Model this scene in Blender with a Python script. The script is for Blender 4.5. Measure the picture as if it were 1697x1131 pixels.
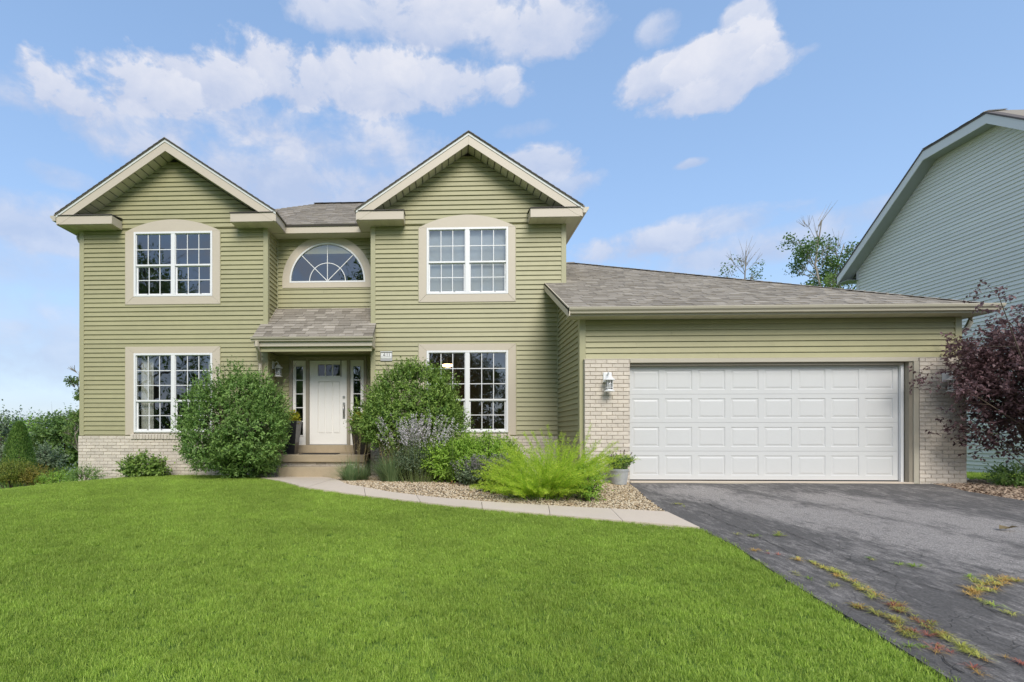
import bpy, math, random
import numpy as np
from mathutils import Vector, Matrix
from mathutils.geometry import delaunay_2d_cdt
R = random.Random(7); NR = np.random.default_rng(7)
for o in list(bpy.data.objects): bpy.data.objects.remove(o)
S = bpy.context.scene; C = S.collection

# ------------------------------------------------------------ camera
F, CX, CY, YAW = 790.0, 717.0, 720.0, math.radians(2.0)
cam = bpy.data.cameras.new('camera'); camo = bpy.data.objects.new('camera', cam); C.objects.link(camo)
camo.location = (0, 0, 0); camo.rotation_euler = (math.radians(90), 0, YAW)
cam.sensor_width = 36; cam.lens = F / 1697 * 36; cam.sensor_fit = 'HORIZONTAL'
cam.shift_x = (848.5 - CX) / 1697; cam.shift_y = (CY - 565.5) / 1697
cam.clip_start = .05; cam.clip_end = 3000
S.camera = camo
S.render.resolution_x = 1024; S.render.resolution_y = 682
S.view_settings.view_transform = 'Standard'; S.view_settings.look = 'None'
S.view_settings.exposure = 0.83; S.view_settings.gamma = 1; S.view_settings.use_curve_mapping = False
S.render.engine = 'CYCLES'
S.cycles.max_bounces = 8; S.cycles.transparent_max_bounces = 12

def W(u, v, Y):
    """the place on the vertical plane at distance Y that shows at a pixel of the photograph"""
    xc = (u - CX) / F; t = Y / (math.cos(YAW) + xc * math.sin(YAW))
    return Vector((t * (-math.sin(YAW) + xc * math.cos(YAW)), Y, (CY - v) / F * t))

# ------------------------------------------------------------ world: Nishita sky with clouds
SUN_EL, SUN_AZ = 40.0, 170.0      # azimuth clockwise from +Y (behind the camera, to the right)
w = bpy.data.worlds.new('World'); S.world = w; w.use_nodes = True
wt = w.node_tree; wt.nodes.clear(); L = wt.links.new
def wn(t, **k):
    n = wt.nodes.new(t)
    for a, b in k.items(): setattr(n, a, b)
    return n
def wm(op, a, b=None, c=None, clamp=False):
    n = wn('ShaderNodeMath', operation=op); n.use_clamp = clamp
    for i, x in enumerate((a, b, c)):
        if x is None: continue
        if isinstance(x, (int, float)): n.inputs[i].default_value = x
        else: L(x, n.inputs[i])
    return n.outputs[0]
out = wn('ShaderNodeOutputWorld'); bg = wn('ShaderNodeBackground'); bg.inputs[1].default_value = 0.15
L(bg.outputs[0], out.inputs[0])
sky = wn('ShaderNodeTexSky'); sky.sky_type = 'NISHITA'; sky.sun_disc = False
sky.sun_elevation = math.radians(SUN_EL); sky.sun_rotation = math.radians(SUN_AZ)
sky.air_density = 1.0; sky.dust_density = 0.6; sky.ozone_density = 1.0
tc = wn('ShaderNodeTexCoord'); sep = wn('ShaderNodeSeparateXYZ'); L(tc.outputs['Generated'], sep.inputs[0])
dx, dy, dz = sep.outputs
az = wm('ARCTAN2', dx, dy); el = wm('ARCSINE', dz)
def noise(scale, detail, rough, zs=1.0, off=(0, 0, 0), dist=0.0):
    m = wn('ShaderNodeMapping'); m.inputs['Scale'].default_value = (1, 1, zs); m.inputs['Location'].default_value = off
    L(tc.outputs['Generated'], m.inputs[0])
    n = wn('ShaderNodeTexNoise'); n.inputs['Scale'].default_value = scale; n.inputs['Detail'].default_value = detail
    n.inputs['Roughness'].default_value = rough; n.inputs['Distortion'].default_value = dist
    L(m.outputs[0], n.inputs['Vector']); return n.outputs[0]
# a warped, billowing noise: round puffs with crisp upper edges
n1 = noise(4.5, 9, .56, 1.5, (.3, .1, 0), .35); n2 = noise(13, 8, .6, 1.4, (4, 2, 1), .3); n3 = noise(2.6, 4, .5, 2.4, (7, 1, 3)); n4 = noise(30, 5, .6, 1.3, (2, 9, 4))
bil = wm('SUBTRACT', .30, wm('ABSOLUTE', wm('SUBTRACT', noise(9, 6, .5, 1.3, (1, 5, 2), .2), .5)))
nn = wm('ADD', wm('MULTIPLY', wm('SUBTRACT', n1, .5), 2.3), wm('ADD', wm('MULTIPLY', wm('SUBTRACT', n2, .5), 1.7), wm('ADD', wm('MULTIPLY', wm('SUBTRACT', bil, .22), 1.6), wm('MULTIPLY', wm('SUBTRACT', n4, .5), .8))))
# (photo centre u, v, half width, half height, density, sharpness)
CL = [(110, 150, 95, 62, 1.0, 2.6), (235, 150, 120, 60, 1.0, 2.8), (350, 130, 110, 68, 1.0, 2.8), (470, 125, 120, 78, 1.0, 2.8), (590, 130, 120, 70, 1.0, 2.6), (710, 145, 110, 52, .95, 2.4),
      (250, 220, 260, 75, .92, 1.3), (480, 225, 250, 62, .95, 1.3), (570, 30, 110, 42, .85, 1.6), (720, 35, 130, 55, .95, 1.8), (890, 50, 120, 60, .95, 2.0), (980, 45, 50, 30, .7, 1.6),
      (835, 135, 40, 30, .9, 2.2), (860, 155, 38, 26, .8, 2.0), (1090, 140, 70, 50, .95, 2.4), (1195, 125, 115, 68, 1.0, 2.8), (1280, 110, 75, 42, .95, 2.4), (1130, 165, 95, 32, .95, 2.0), (1235, 45, 45, 45, .85, 2.0), (1090, 50, 40, 30, .7, 1.6), (1335, 85, 34, 14, .8, 1.6),
      (520, 300, 320, 60, .85, 1.1), (560, 250, 160, 60, .8, 1.2), (640, 275, 110, 36, .6, 1.2), (890, 280, 80, 40, .85, 1.8), (930, 310, 70, 26, .7, 1.4), (1080, 405, 150, 28, .85, 1.6), (1250, 410, 210, 34, .75, 1.1), (1170, 380, 160, 26, .7, 1.3), (1400, 360, 170, 20, .6, 1.3),
      (1145, 271, 26, 9, .7, 1.6), (60, 380, 170, 50, .75, 1.1), (60, 560, 300, 70, .6, .9), (40, 440, 200, 40, .5, 1.0), (870, 215, 50, 16, .45, 1.2), (100, 290, 60, 18, .5, 1.2)]
dens = None; shade = None
for (u, v, ru, rv, k, shp) in CL:
    d = W(u, v, 10).normalized(); d1 = W(u + ru, v, 10).normalized(); d2 = W(u, v - rv, 10).normalized()
    a0 = math.atan2(d.x, d.y); e0 = math.asin(d.z)
    ra = abs(math.atan2(d1.x, d1.y) - a0); re = abs(math.asin(d2.z) - e0)
    qa = wm('DIVIDE', wm('SUBTRACT', az, a0), ra); qe = wm('DIVIDE', wm('SUBTRACT', el, e0), re)
    q = wm('SUBTRACT', 1.0, wm('ADD', wm('MULTIPLY', qa, qa), wm('MULTIPLY', qe, qe)))
    q = wm('MAXIMUM', q, -2.5)
    m = wm('MULTIPLY', wm('ADD', wm('MULTIPLY', wm('ADD', wm('MULTIPLY', q, .62), nn), shp), .12 if v < 240 else .34, clamp=True), k)
    sh = wm('MULTIPLY', m, wm('ADD', wm('MULTIPLY', qe, .45), .45 if v < 200 else .25))
    dens = m if dens is None else wm('MAXIMUM', dens, m)
    shade = sh if shade is None else wm('MAXIMUM', shade, sh)
# broken cumulus goes on outside the frame, thickened there to whiten the ambient light
inview = wm('LESS_THAN', wm('ABSOLUTE', az), .95)
rest = wm('MULTIPLY', wm('ADD', wm('MULTIPLY', nn, 1.2), .5, clamp=True), wm('MULTIPLY', wm('SUBTRACT', 1.0, inview), .9))
dens = wm('MAXIMUM', dens, rest); shade = wm('MAXIMUM', shade, wm('MULTIPLY', rest, .7))
# pale air, thickening towards the horizon
hz = wm('POWER', wm('SUBTRACT', 1.0, wm('MAXIMUM', el, 0.0), clamp=True), 3.2)
hz = wm('ADD', .50, wm('MULTIPLY', hz, .48)); hz = wm('MULTIPLY', hz, wm('ADD', .95, wm('MULTIPLY', wm('SUBTRACT', n3, .5), .35)))
ramp = wn('ShaderNodeMix', data_type='RGBA'); ramp.clamp_factor = True
ramp.inputs[6].default_value = (1.95, 2.25, 3.0, 1); ramp.inputs[7].default_value = (3.1, 3.15, 3.45, 1)
L(wm('ADD', wm('MULTIPLY', shade, 1.05), wm('MULTIPLY', wm('SUBTRACT', n2, .5), 1.6), clamp=True), ramp.inputs[0])
skyc = wn('ShaderNodeMix', data_type='RGBA', blend_type='MULTIPLY'); skyc.inputs[0].default_value = 1
L(sky.outputs[0], skyc.inputs[6]); skyc.inputs[7].default_value = (1.0, 1.0, 1.0, 1)
pale = wn('ShaderNodeMix', data_type='RGBA'); pale.inputs[6].default_value = (1.2, 1.95, 3.2, 1); pale.inputs[7].default_value = (2.3, 2.7, 3.2, 1); L(wm('POWER', wm('SUBTRACT', 1.0, wm('MAXIMUM', el, 0.0), clamp=True), 4.5), pale.inputs[0])
m1 = wn('ShaderNodeMix', data_type='RGBA'); L(wm('MULTIPLY', hz, 1.0, clamp=True), m1.inputs[0]); L(skyc.outputs[2], m1.inputs[6]); L(pale.outputs[2], m1.inputs[7])
m2 = wn('ShaderNodeMix', data_type='RGBA'); L(wm('MULTIPLY', dens, .94, clamp=True), m2.inputs[0]); L(m1.outputs[2], m2.inputs[6]); L(ramp.outputs[2], m2.inputs[7])
L(m2.outputs[2], bg.inputs[0])
# ------------------------------------------------------------ sun (soft: thin cloud in front of it)
sl = bpy.data.lights.new('sun', 'SUN'); sl.energy = 1.75; sl.angle = math.radians(32); sl.color = (1, .94, .85)
so = bpy.data.objects.new('sun', sl); C.objects.link(so)
a = math.radians(SUN_AZ); e = math.radians(SUN_EL)
sd = Vector((math.sin(a) * math.cos(e), math.cos(a) * math.cos(e), math.sin(e)))
so.rotation_euler = sd.to_track_quat('Z', 'Y').to_euler(); so.location = sd * 40

# ------------------------------------------------------------ materials
def mat(name, col, rough=.6, tint=.0, nz=None, bump=None, spec=.5, metal=0, col2=None, spot=None, nz2=None, zs=1.0):
    m = bpy.data.materials.new(name); m.use_nodes = True; t = m.node_tree; b = t.nodes['Principled BSDF']
    b.inputs['Roughness'].default_value = rough; b.inputs['Metallic'].default_value = metal
    b.inputs['Specular IOR Level'].default_value = spec
    def N(ty): return t.nodes.new(ty)
    def M(op, x, y, cl=False):
        n = N('ShaderNodeMath'); n.operation = op; n.use_clamp = cl
        for i, q in enumerate((x, y)):
            if isinstance(q, (int, float)): n.inputs[i].default_value = q
            else: t.links.new(q, n.inputs[i])
        return n.outputs[0]
    geo = N('ShaderNodeNewGeometry'); mp = N('ShaderNodeMapping'); mp.inputs['Scale'].default_value = (1, 1, zs); t.links.new(geo.outputs['Position'], mp.inputs[0])
    def NZ(sc, det=4, ro=.6):
        n = N('ShaderNodeTexNoise'); n.inputs['Scale'].default_value = sc; n.inputs['Detail'].default_value = det; n.inputs['Roughness'].default_value = ro
        t.links.new(mp.outputs[0], n.inputs['Vector']); return n.outputs[0]
    at = N('ShaderNodeAttribute'); at.attribute_name = 'tint'
    rgb = N('ShaderNodeRGB'); rgb.outputs[0].default_value = (*col, 1); c = rgb.outputs[0]
    if col2:
        mx = N('ShaderNodeMix'); mx.data_type = 'RGBA'; t.links.new(at.outputs['Fac'], mx.inputs[0]); t.links.new(c, mx.inputs[6]); mx.inputs[7].default_value = (*col2, 1); c = mx.outputs[2]
    if spot:   # (scale, threshold, colour, strength)
        f = M('MULTIPLY', M('MULTIPLY', M('SUBTRACT', NZ(spot[0], 5, .7), spot[1]), 8, True), spot[3])
        mx = N('ShaderNodeMix'); mx.data_type = 'RGBA'; t.links.new(f, mx.inputs[0]); t.links.new(c, mx.inputs[6]); mx.inputs[7].default_value = (*spot[2], 1); c = mx.outputs[2]
    f = 1.0
    if tint: f = M('ADD', M('MULTIPLY', M('SUBTRACT', at.outputs['Fac'], .5), 2 * tint), 1.0)
    for q in (nz, nz2):
        if q: f = M('MULTIPLY', f, M('ADD', M('MULTIPLY', M('SUBTRACT', NZ(q[0]), .5), 2 * q[1]), 1.0))
    if f != 1.0:
        vm = N('ShaderNodeVectorMath'); vm.operation = 'SCALE'; t.links.new(c, vm.inputs[0]); t.links.new(f, vm.inputs['Scale']); c = vm.outputs[0]
    t.links.new(c, b.inputs['Base Color'])
    if bump:
        bn = N('ShaderNodeBump'); bn.inputs['Strength'].default_value = bump[1]; bn.inputs['Distance'].default_value = bump[2] if len(bump) > 2 else .01
        t.links.new(NZ(bump[0], 5), bn.inputs['Height']); t.links.new(bn.outputs[0], b.inputs['Normal'])
    return m
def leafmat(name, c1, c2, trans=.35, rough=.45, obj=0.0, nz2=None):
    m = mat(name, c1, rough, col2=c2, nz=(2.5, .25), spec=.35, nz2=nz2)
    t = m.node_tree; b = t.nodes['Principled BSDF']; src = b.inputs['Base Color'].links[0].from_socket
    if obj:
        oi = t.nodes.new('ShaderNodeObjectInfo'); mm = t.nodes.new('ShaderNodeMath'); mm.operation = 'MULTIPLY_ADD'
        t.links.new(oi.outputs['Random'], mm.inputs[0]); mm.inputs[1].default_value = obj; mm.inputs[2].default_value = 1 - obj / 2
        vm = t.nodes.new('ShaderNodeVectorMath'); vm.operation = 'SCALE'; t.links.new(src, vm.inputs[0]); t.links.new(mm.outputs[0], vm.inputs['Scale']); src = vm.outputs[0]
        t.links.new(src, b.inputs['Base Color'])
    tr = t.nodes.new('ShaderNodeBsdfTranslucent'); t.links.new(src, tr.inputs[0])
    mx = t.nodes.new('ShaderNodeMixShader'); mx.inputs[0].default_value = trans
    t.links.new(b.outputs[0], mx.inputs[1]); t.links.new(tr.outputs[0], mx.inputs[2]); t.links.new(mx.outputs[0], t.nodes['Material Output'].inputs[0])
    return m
OLIVE = (.362, .340, .185)
M_sid = mat('olive_vinyl', OLIVE, .5, tint=.05, nz=(.9, .13), nz2=(7, .08), bump=(60, .08, .004))
M_olv = mat('olive_trim', (.39, .37, .215), .45, nz=(2, .04))
M_beige = mat('beige_trim', (.56, .49, .385), .45, nz=(1.5, .05), nz2=(14, .03))
M_gut = mat('taupe_gutter', (.50, .455, .36), .35, nz=(1.2, .08), nz2=(12, .05))
M_soff = mat('soffit_vinyl', (.54, .51, .38), .5, tint=.06)
M_white = mat('white_vinyl', (.80, .80, .79), .35, nz=(3, .02))
M_door = mat('cream_door_paint', (.83, .81, .77), .35)
M_gdoor = mat('white_steel_door', (.63, .63, .615), .38, nz=(1.3, .03), nz2=(9, .02), tint=.012, bump=(55, .04, .002))
M_brick = mat('pale_brick', (.65, .58, .49), .85, tint=.13, nz=(5, .12), spot=(30, .56, (.30, .225, .17), .6), bump=(70, .7, .006))
M_mort = mat('mortar', (.47, .415, .35), .95, nz=(20, .15), bump=(90, .5))
M_shin = mat('shingle', (.225, .195, .155),   .95, tint=.20, col2=(.335, .30, .25), nz=(1.2, .10), nz2=(70, .25), bump=(180, .5, .004))
M_shind = mat('shingle_dark', (.12, .105, .10), .95, tint=.2, nz2=(60, .25))
M_conc = mat('concrete', (.60, .51, .41), .9, nz=(1.8, .08), nz2=(60, .10), bump=(150, .3, .003), tint=.05)
M_step = mat('step_concrete', (.40, .325, .22), .9, nz=(5, .18), nz2=(90, .2), bump=(150, .5, .004))
M_sage = mat('sage_vinyl', (.73, .745, .67), .5, tint=.04, nz=(.6, .04))
M_sagew = mat('pale_grey_trim', (.68, .69, .66), .5)
M_sages = mat('grey_soffit', (.34, .37, .34), .6)
M_blk = mat('black_resin', (.02, .02, .024), .35, nz=(8, .2))
M_brn = mat('brown_resin', (.05, .035, .03), .35, nz=(8, .2))
M_soil = mat('soil', (.06, .045, .03), 1, nz=(40, .4), bump=(60, .8))
M_metal = mat('brushed_metal', (.45, .44, .42), .35, metal=.9)
M_zinc = mat('galvanised_steel', (.50, .51, .50), .5, metal=.25, nz=(9, .25), spot=(16, .56, (.30, .28, .24), .5))
M_mat = mat('door_mat_fibre', (.035, .03, .028), 1, nz=(80, .4), bump=(200, .8))
M_bark = mat('bark', (.12, .09, .065), .95, nz=(14, .35), bump=(30, .8, .02))
M_birch = mat('pale_bark', (.30, .27, .22), .9, nz=(10, .3))
M_stalk = mat('green_stem', (.13, .17, .05), .7)
M_room = mat('room_wall', (.30, .27, .23), .9)
M_blind = mat('white_blind', (.84, .86, .86), .5)
M_curt = mat('sheer_curtain', (.72, .70, .64), .8, nz=(6, .06))
M_ink = mat('dark_number', (.06, .06, .06), .5)
M_plq = mat('plaque_grey', (.42, .42, .42), .5)
M_stone = mat('white_stone', (.55, .53, .48), .9, nz=(12, .2), bump=(30, .6))
M_mulchb = mat('brown_mulch', (.20, .125, .08), 1, nz=(30, .5), nz2=(4, .25), bump=(60, 1, .02))
def glass(name, refl, tintc):
    m = bpy.data.materials.new(name); m.use_nodes = True; t = m.node_tree; t.nodes.remove(t.nodes['Principled BSDF'])
    g = t.nodes.new('ShaderNodeBsdfGlossy'); g.inputs['Roughness'].default_value = .0; g.inputs[0].default_value = (.92, .96, 1, 1)
    tr = t.nodes.new('ShaderNodeBsdfTransparent'); tr.inputs[0].default_value = (*tintc, 1)
    lw = t.nodes.new('ShaderNodeLayerWeight'); lw.inputs[0].default_value = .25
    mm = t.nodes.new('ShaderNodeMath'); mm.operation = 'ADD'; mm.use_clamp = True; t.links.new(lw.outputs['Fresnel'], mm.inputs[0]); mm.inputs[1].default_value = refl
    # slight waviness of the pane
    geo = t.nodes.new('ShaderNodeNewGeometry'); nz = t.nodes.new('ShaderNodeTexNoise'); nz.inputs['Scale'].default_value = 2.2; nz.inputs['Detail'].default_value = 1
    t.links.new(geo.outputs['Position'], nz.inputs['Vector'])
    bp = t.nodes.new('ShaderNodeBump'); bp.inputs['Strength'].default_value = .25; bp.inputs['Distance'].default_value = .01
    t.links.new(nz.outputs[0], bp.inputs['Height']); t.links.new(bp.outputs[0], g.inputs['Normal'])
    mx = t.nodes.new('ShaderNodeMixShader'); t.links.new(mm.outputs[0], mx.inputs[0]); t.links.new(tr.outputs[0], mx.inputs[1]); t.links.new(g.outputs[0], mx.inputs[2])
    t.links.new(mx.outputs[0], t.nodes['Material Output'].inputs[0]); return m
M_glass = glass('window_glass', .15, (.80, .83, .82))
M_dglass = glass('door_glass', .05, (.55, .58, .56))
M_lglass = glass('lantern_glass', .08, (.9, .9, .9))

# ------------------------------------------------------------ helpers
def off(p):
    v = Vector((0, 0, 0))
    while p is not None: v += p.location; p = p.parent
    return v
def tag(o, label=None, cat=None, group=None, kind=None):
    if label: o['label'] = label
    if cat: o['category'] = cat
    if group: o['group'] = group
    if kind: o['kind'] = kind
    return o
def thing(name, loc, label, cat, group=None):
    o = bpy.data.objects.new(name, None); C.objects.link(o); o.location = loc; o.empty_display_size = .1
    return tag(o, label, cat, group)
class MB:
    def __init__(s): s.v = []; s.f = []; s.t = []; s.tint = .5
    def add(s, vs, fs):
        n = len(s.v); s.v += [tuple(q) for q in vs]; s.f += [tuple(i + n for i in f) for f in fs]; s.t += [s.tint] * len(fs); return s
    def box(s, x0, x1, y0, y1, z0, z1):
        return s.add([(x0, y0, z0), (x1, y0, z0), (x1, y1, z0), (x0, y1, z0), (x0, y0, z1), (x1, y0, z1), (x1, y1, z1), (x0, y1, z1)],
                     [(3, 2, 1, 0), (4, 5, 6, 7), (0, 1, 5, 4), (1, 2, 6, 5), (2, 3, 7, 6), (3, 0, 4, 7)])
    def prism(s, poly, d, conv=None):
        """poly: 3D points, extruded by vector d"""
        n = len(poly); P = [Vector(p) for p in poly]; D = Vector(d)
        vs = P + [p + D for p in P]
        fs = [tuple(range(n))[::-1], tuple(range(n, 2 * n))] + [(i, (i + 1) % n, n + (i + 1) % n, n + i) for i in range(n)]
        return s.add(vs, fs)
    def tube(s, pts, r, n=8, r2=None):
        P = [Vector(p) for p in pts]; k = len(P); vs = []; up0 = None
        for i, p in enumerate(P):
            d = (P[min(i + 1, k - 1)] - P[max(i - 1, 0)]).normalized()
            a = d.cross(Vector((0, 0, 1)));
            if a.length < .05: a = d.cross(Vector((0, 1, 0)))
            a.normalize(); b = d.cross(a)
            if up0 is not None and a.dot(up0) < 0: a = -a; b = -b
            up0 = a
            rr = r[i] if isinstance(r, (list, tuple)) else r + ((r2 - r) * i / (k - 1) if r2 is not None else 0)
            for j in range(n):
                q = 2 * math.pi * j / n; vs.append(p + a * math.cos(q) * rr + b * math.sin(q) * rr)
        fs = [(i * n + j, i * n + (j + 1) % n, (i + 1) * n + (j + 1) % n, (i + 1) * n + j) for i in range(k - 1) for j in range(n)]
        fs += [tuple(range(n))[::-1], tuple(range((k - 1) * n, k * n))]
        return s.add(vs, fs)
    def lathe(s, c, prof, n=16):
        vs = [(c[0] + r * math.cos(2 * math.pi * j / n), c[1] + r * math.sin(2 * math.pi * j / n), c[2] + z) for r, z in prof for j in range(n)]
        fs = [(i * n + j, i * n + (j + 1) % n, (i + 1) * n + (j + 1) % n, (i + 1) * n + j) for i in range(len(prof) - 1) for j in range(n)]
        fs += [tuple(range(n))[::-1], tuple(range((len(prof) - 1) * n, len(prof) * n))]
        return s.add(vs, fs)
    def build(s, name, m, parent=None, smooth=False, kind=None, bev=0):
        o3 = off(parent)
        me = bpy.data.meshes.new(name); me.from_pydata([(x - o3.x, y - o3.y, z - o3.z) for x, y, z in s.v], [], s.f)
        me.materials.append(m)
        at = me.attributes.new('tint', 'FLOAT', 'FACE'); at.data.foreach_set('value', s.t)
        if smooth: me.polygons.foreach_set('use_smooth', [True] * len(me.polygons))
        o = bpy.data.objects.new(name, me); C.objects.link(o)
        if parent is not None: o.parent = parent
        if kind: o['kind'] = kind
        if bev:
            b = o.modifiers.new('bevel', 'BEVEL'); b.width = bev; b.segments = 2; b.limit_method = 'ANGLE'
        return o
def box(name, m, parent, *a, **k): return MB().box(*a).build(name, m, parent, **k)

class Fr:
    """a wall frame: u runs along the wall, n points out of it"""
    def __init__(s, o, u, n): s.o = Vector(o); s.u = Vector(u); s.n = Vector(n)
    def p(s, u, z, d=0): return s.o + s.u * u + Vector((0, 0, z)) + s.n * d
def board(mb, fr, a0, a1, b0, b1, z0, z1, out=.022, top=.003):
    """one lap board: bottom from a0..a1, top from b0..b1"""
    p = fr.p
    vs = [p(a0, z0, out), p(a1, z0, out), p(b1, z1, top), p(b0, z1, top), p(a0, z0, 0), p(a1, z0, 0), p(b1, z1, 0), p(b0, z1, 0)]
    mb.add(vs, [(0, 1, 2, 3), (4, 0, 3, 7), (1, 5, 6, 2), (5, 4, 7, 6)[::1], (0, 4, 5, 1), (3, 2, 6, 7)])
EXP = .1016
def siding(fr, z0, z1, rng, holes, parent, m=M_sid, single=True, joints=False):
    """rng(z)->(u0,u1); holes: list of f(z0,z1)->(a,b) or None"""
    k = 0; z = z0; stuff = MB()
    while z < z1 - .015:
        zt = min(z + EXP, z1)
        a0, a1 = rng(z); b0, b1 = rng(zt)
        segs = [(a0, a1, b0, b1)]
        for h in holes:
            c = h(z, zt)
            if not c: continue
            ns = []
            for s in segs:
                if c[1] <= min(s[0], s[2]) or c[0] >= max(s[1], s[3]): ns.append(s); continue
                if c[0] > s[0]: ns.append((s[0], c[0], s[2], c[0]))
                if c[1] < s[1]: ns.append((c[1], s[1], c[1], s[3]))
            segs = ns
        if (joints and k % 2 == 0 or R.random() < .18) and segs and single:
            s = max(segs, key=lambda q: q[1] - q[0])
            if s[1] - s[0] > 2.2:
                j = R.uniform(s[0] + .6, s[1] - .6); segs.remove(s); segs += [(s[0], j, s[2], j), (j + .002, s[1], j + .002, s[3])]
        for s in segs:
            if s[1] - s[0] < .02: continue
            mb = MB() if single else stuff; mb.tint = R.random()
            jj = R.uniform(-.001, .0012)
            board(mb, fr, s[0], s[1], s[2], s[3], z + jj + .011, zt + .001 + jj, out=.024 + R.uniform(-.0015, .002))
            if single: mb.build('siding_board', m, parent)
        z = zt; k += 1
    if not single and stuff.v: stuff.build('lap_siding', m, parent, kind='stuff')
def rect_hole(a, b, c, d): return lambda z0, z1: (a, b) if z1 > c + .01 and z0 < d - .01 else None
def wall_boxes(name, fr, u0, u1, z0, z1, holes, m, parent, th=.12):
    """solid wall with rectangular openings (a,b,c,d)"""
    us = sorted({u0, u1, *[min(max(h[0], u0), u1) for h in holes], *[min(max(h[1], u0), u1) for h in holes]})
    zs = sorted({z0, z1, *[h[2] for h in holes], *[h[3] for h in holes]})
    mb = MB()
    for i in range(len(us) - 1):
        for j in range(len(zs) - 1):
            uc = (us[i] + us[i + 1]) / 2; zc = (zs[j] + zs[j + 1]) / 2
            if any(h[0] < uc < h[1] and h[2] < zc < h[3] for h in holes) or us[i + 1] - us[i] < .001: continue
            a, b, c, d = us[i], us[i + 1], zs[j], zs[j + 1]
            mb.prism([fr.p(a, c), fr.p(b, c), fr.p(b, d), fr.p(a, d)], fr.n * -th)
    return mb.build(name, m, parent)
BRW, BRH = .194, .0705
def bricks(fr, u0, u1, z0, z1, parent, single=True, proud=.012):
    stuff = MB(); z = z0; r = 0
    nrow = round((z1 - z0) / BRH); h = (z1 - z0) / nrow
    for r in range(nrow):
        z = z0 + r * h; u = u0 - (BRW * .5 if r % 2 else 0)
        while u < u1 - .01:
            a = max(u, u0); b = min(u + BRW, u1)
            if b - a > .03:
                mb = MB() if single else stuff; mb.tint = min(1, max(0, R.gauss(.55, .22)))
                d = proud + R.uniform(-.003, .003)
                A, B, Cc, D = a + .0035, b - .0035, z + .0038, z + h - .0038
                c = .003
                vs = [fr.p(A, Cc, 0), fr.p(B, Cc, 0), fr.p(B, D, 0), fr.p(A, D, 0), fr.p(A + c, Cc + c, d), fr.p(B - c, Cc + c, d), fr.p(B - c, D - c, d), fr.p(A + c, D - c, d)]
                mb.add(vs, [(4, 5, 6, 7), (0, 1, 5, 4), (1, 2, 6, 5), (2, 3, 7, 6), (3, 0, 4, 7)])
                if single: mb.build('brick', M_brick, parent)
            u += BRW
    if not single: stuff.build('brickwork', M_brick, parent, kind='stuff')

def shingles(P0, u, s, n, smax, rng, parent, nsingle=0, exp=.14, m=M_shin, w=(.12, .28)):
    P0, u, s, n = map(Vector, (P0, u, s, n)); stuff = MB(); cnt = 0; k = 0
    while k * exp < smax - .02:
        sa = k * exp; sb = min(sa + exp * 1.25, smax); a, b = rng(sa + exp * .5); a -= R.uniform(0, .0); x = a
        thick = True
        while x < b - .01:
            ww = R.uniform(*w); y = min(x + ww, b)
            if b - y < .06: y = b
            single = k < nsingle
            mb = MB() if single else stuff; mb.tint = R.random() * .5 + (.35 if thick else .1) + R.uniform(-.15, .2)
            t = R.uniform(.012, .016) if thick else R.uniform(.006, .008); thick = not thick if R.random() < .8 else thick
            g = .002
            q = [P0 + u * (x + g) + s * sa, P0 + u * (y - g) + s * sa, P0 + u * (y - g) + s * sb, P0 + u * (x + g) + s * sb]
            vs = [q[0] + n * t, q[1] + n * t, q[2] + n * .001, q[3] + n * .001, q[0] - n * .002, q[1] - n * .002]
            mb.add(vs, [(0, 1, 2, 3), (4, 5, 1, 0), (4, 0, 3), (5, 2, 1)])
            if single: mb.build('shingle', m, parent); cnt += 1
            x = y
        k += 1
    if stuff.v: stuff.build('shingle_courses', m, parent, kind='stuff')
    return cnt

def leaf_mesh(name, P, D, U, size, m, parent=None, asp=.45, fold=.25, kind=None, tint=None, curl=0.0):
    """P base points, D directions, U approximate face normals (all Nx3)"""
    N = len(P); o3 = np.array(off(parent)); D = D / (np.linalg.norm(D, axis=1, keepdims=True) + 1e-9)
    side = np.cross(D, U); side /= (np.linalg.norm(side, axis=1, keepdims=True) + 1e-9); nrm = np.cross(side, D)
    sz = (np.full(N, size) if np.isscalar(size) else size)[:, None]
    mid = P + D * sz * .45 + nrm * sz * fold * .35
    v = np.stack([P, mid + side * sz * asp * .5, P + D * sz - nrm * sz * curl, mid - side * sz * asp * .5 , P + D * sz * .45], 1).reshape(-1, 3) - o3
    b = np.arange(N)[:, None] * 5
    f = np.concatenate([b + [0, 4, 1], b + [4, 2, 1], b + [0, 3, 4], b + [4, 3, 2]], 1).reshape(-1, 3)
    me = bpy.data.meshes.new(name); me.vertices.add(N * 5); me.vertices.foreach_set('co', v.astype(np.float32).ravel())
    nf = len(f); me.loops.add(nf * 3); me.loops.foreach_set('vertex_index', f.astype(np.int32).ravel())
    me.polygons.add(nf); me.polygons.foreach_set('loop_start', np.arange(0, nf * 3, 3, dtype=np.int32)); me.polygons.foreach_set('loop_total', np.full(nf, 3, dtype=np.int32))
    me.update(); me.materials.append(m)
    if tint is None: tint = NR.random(N)
    at = me.attributes.new('tint', 'FLOAT', 'FACE'); at.data.foreach_set('value', np.repeat(tint, 4).astype(np.float32))
    o = bpy.data.objects.new(name, me); C.objects.link(o)
    if parent is not None: o.parent = parent
    if kind: o['kind'] = kind
    return o
def rdir(n):
    v = NR.normal(size=(n, 3)); return v / np.linalg.norm(v, axis=1, keepdims=True)
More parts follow.
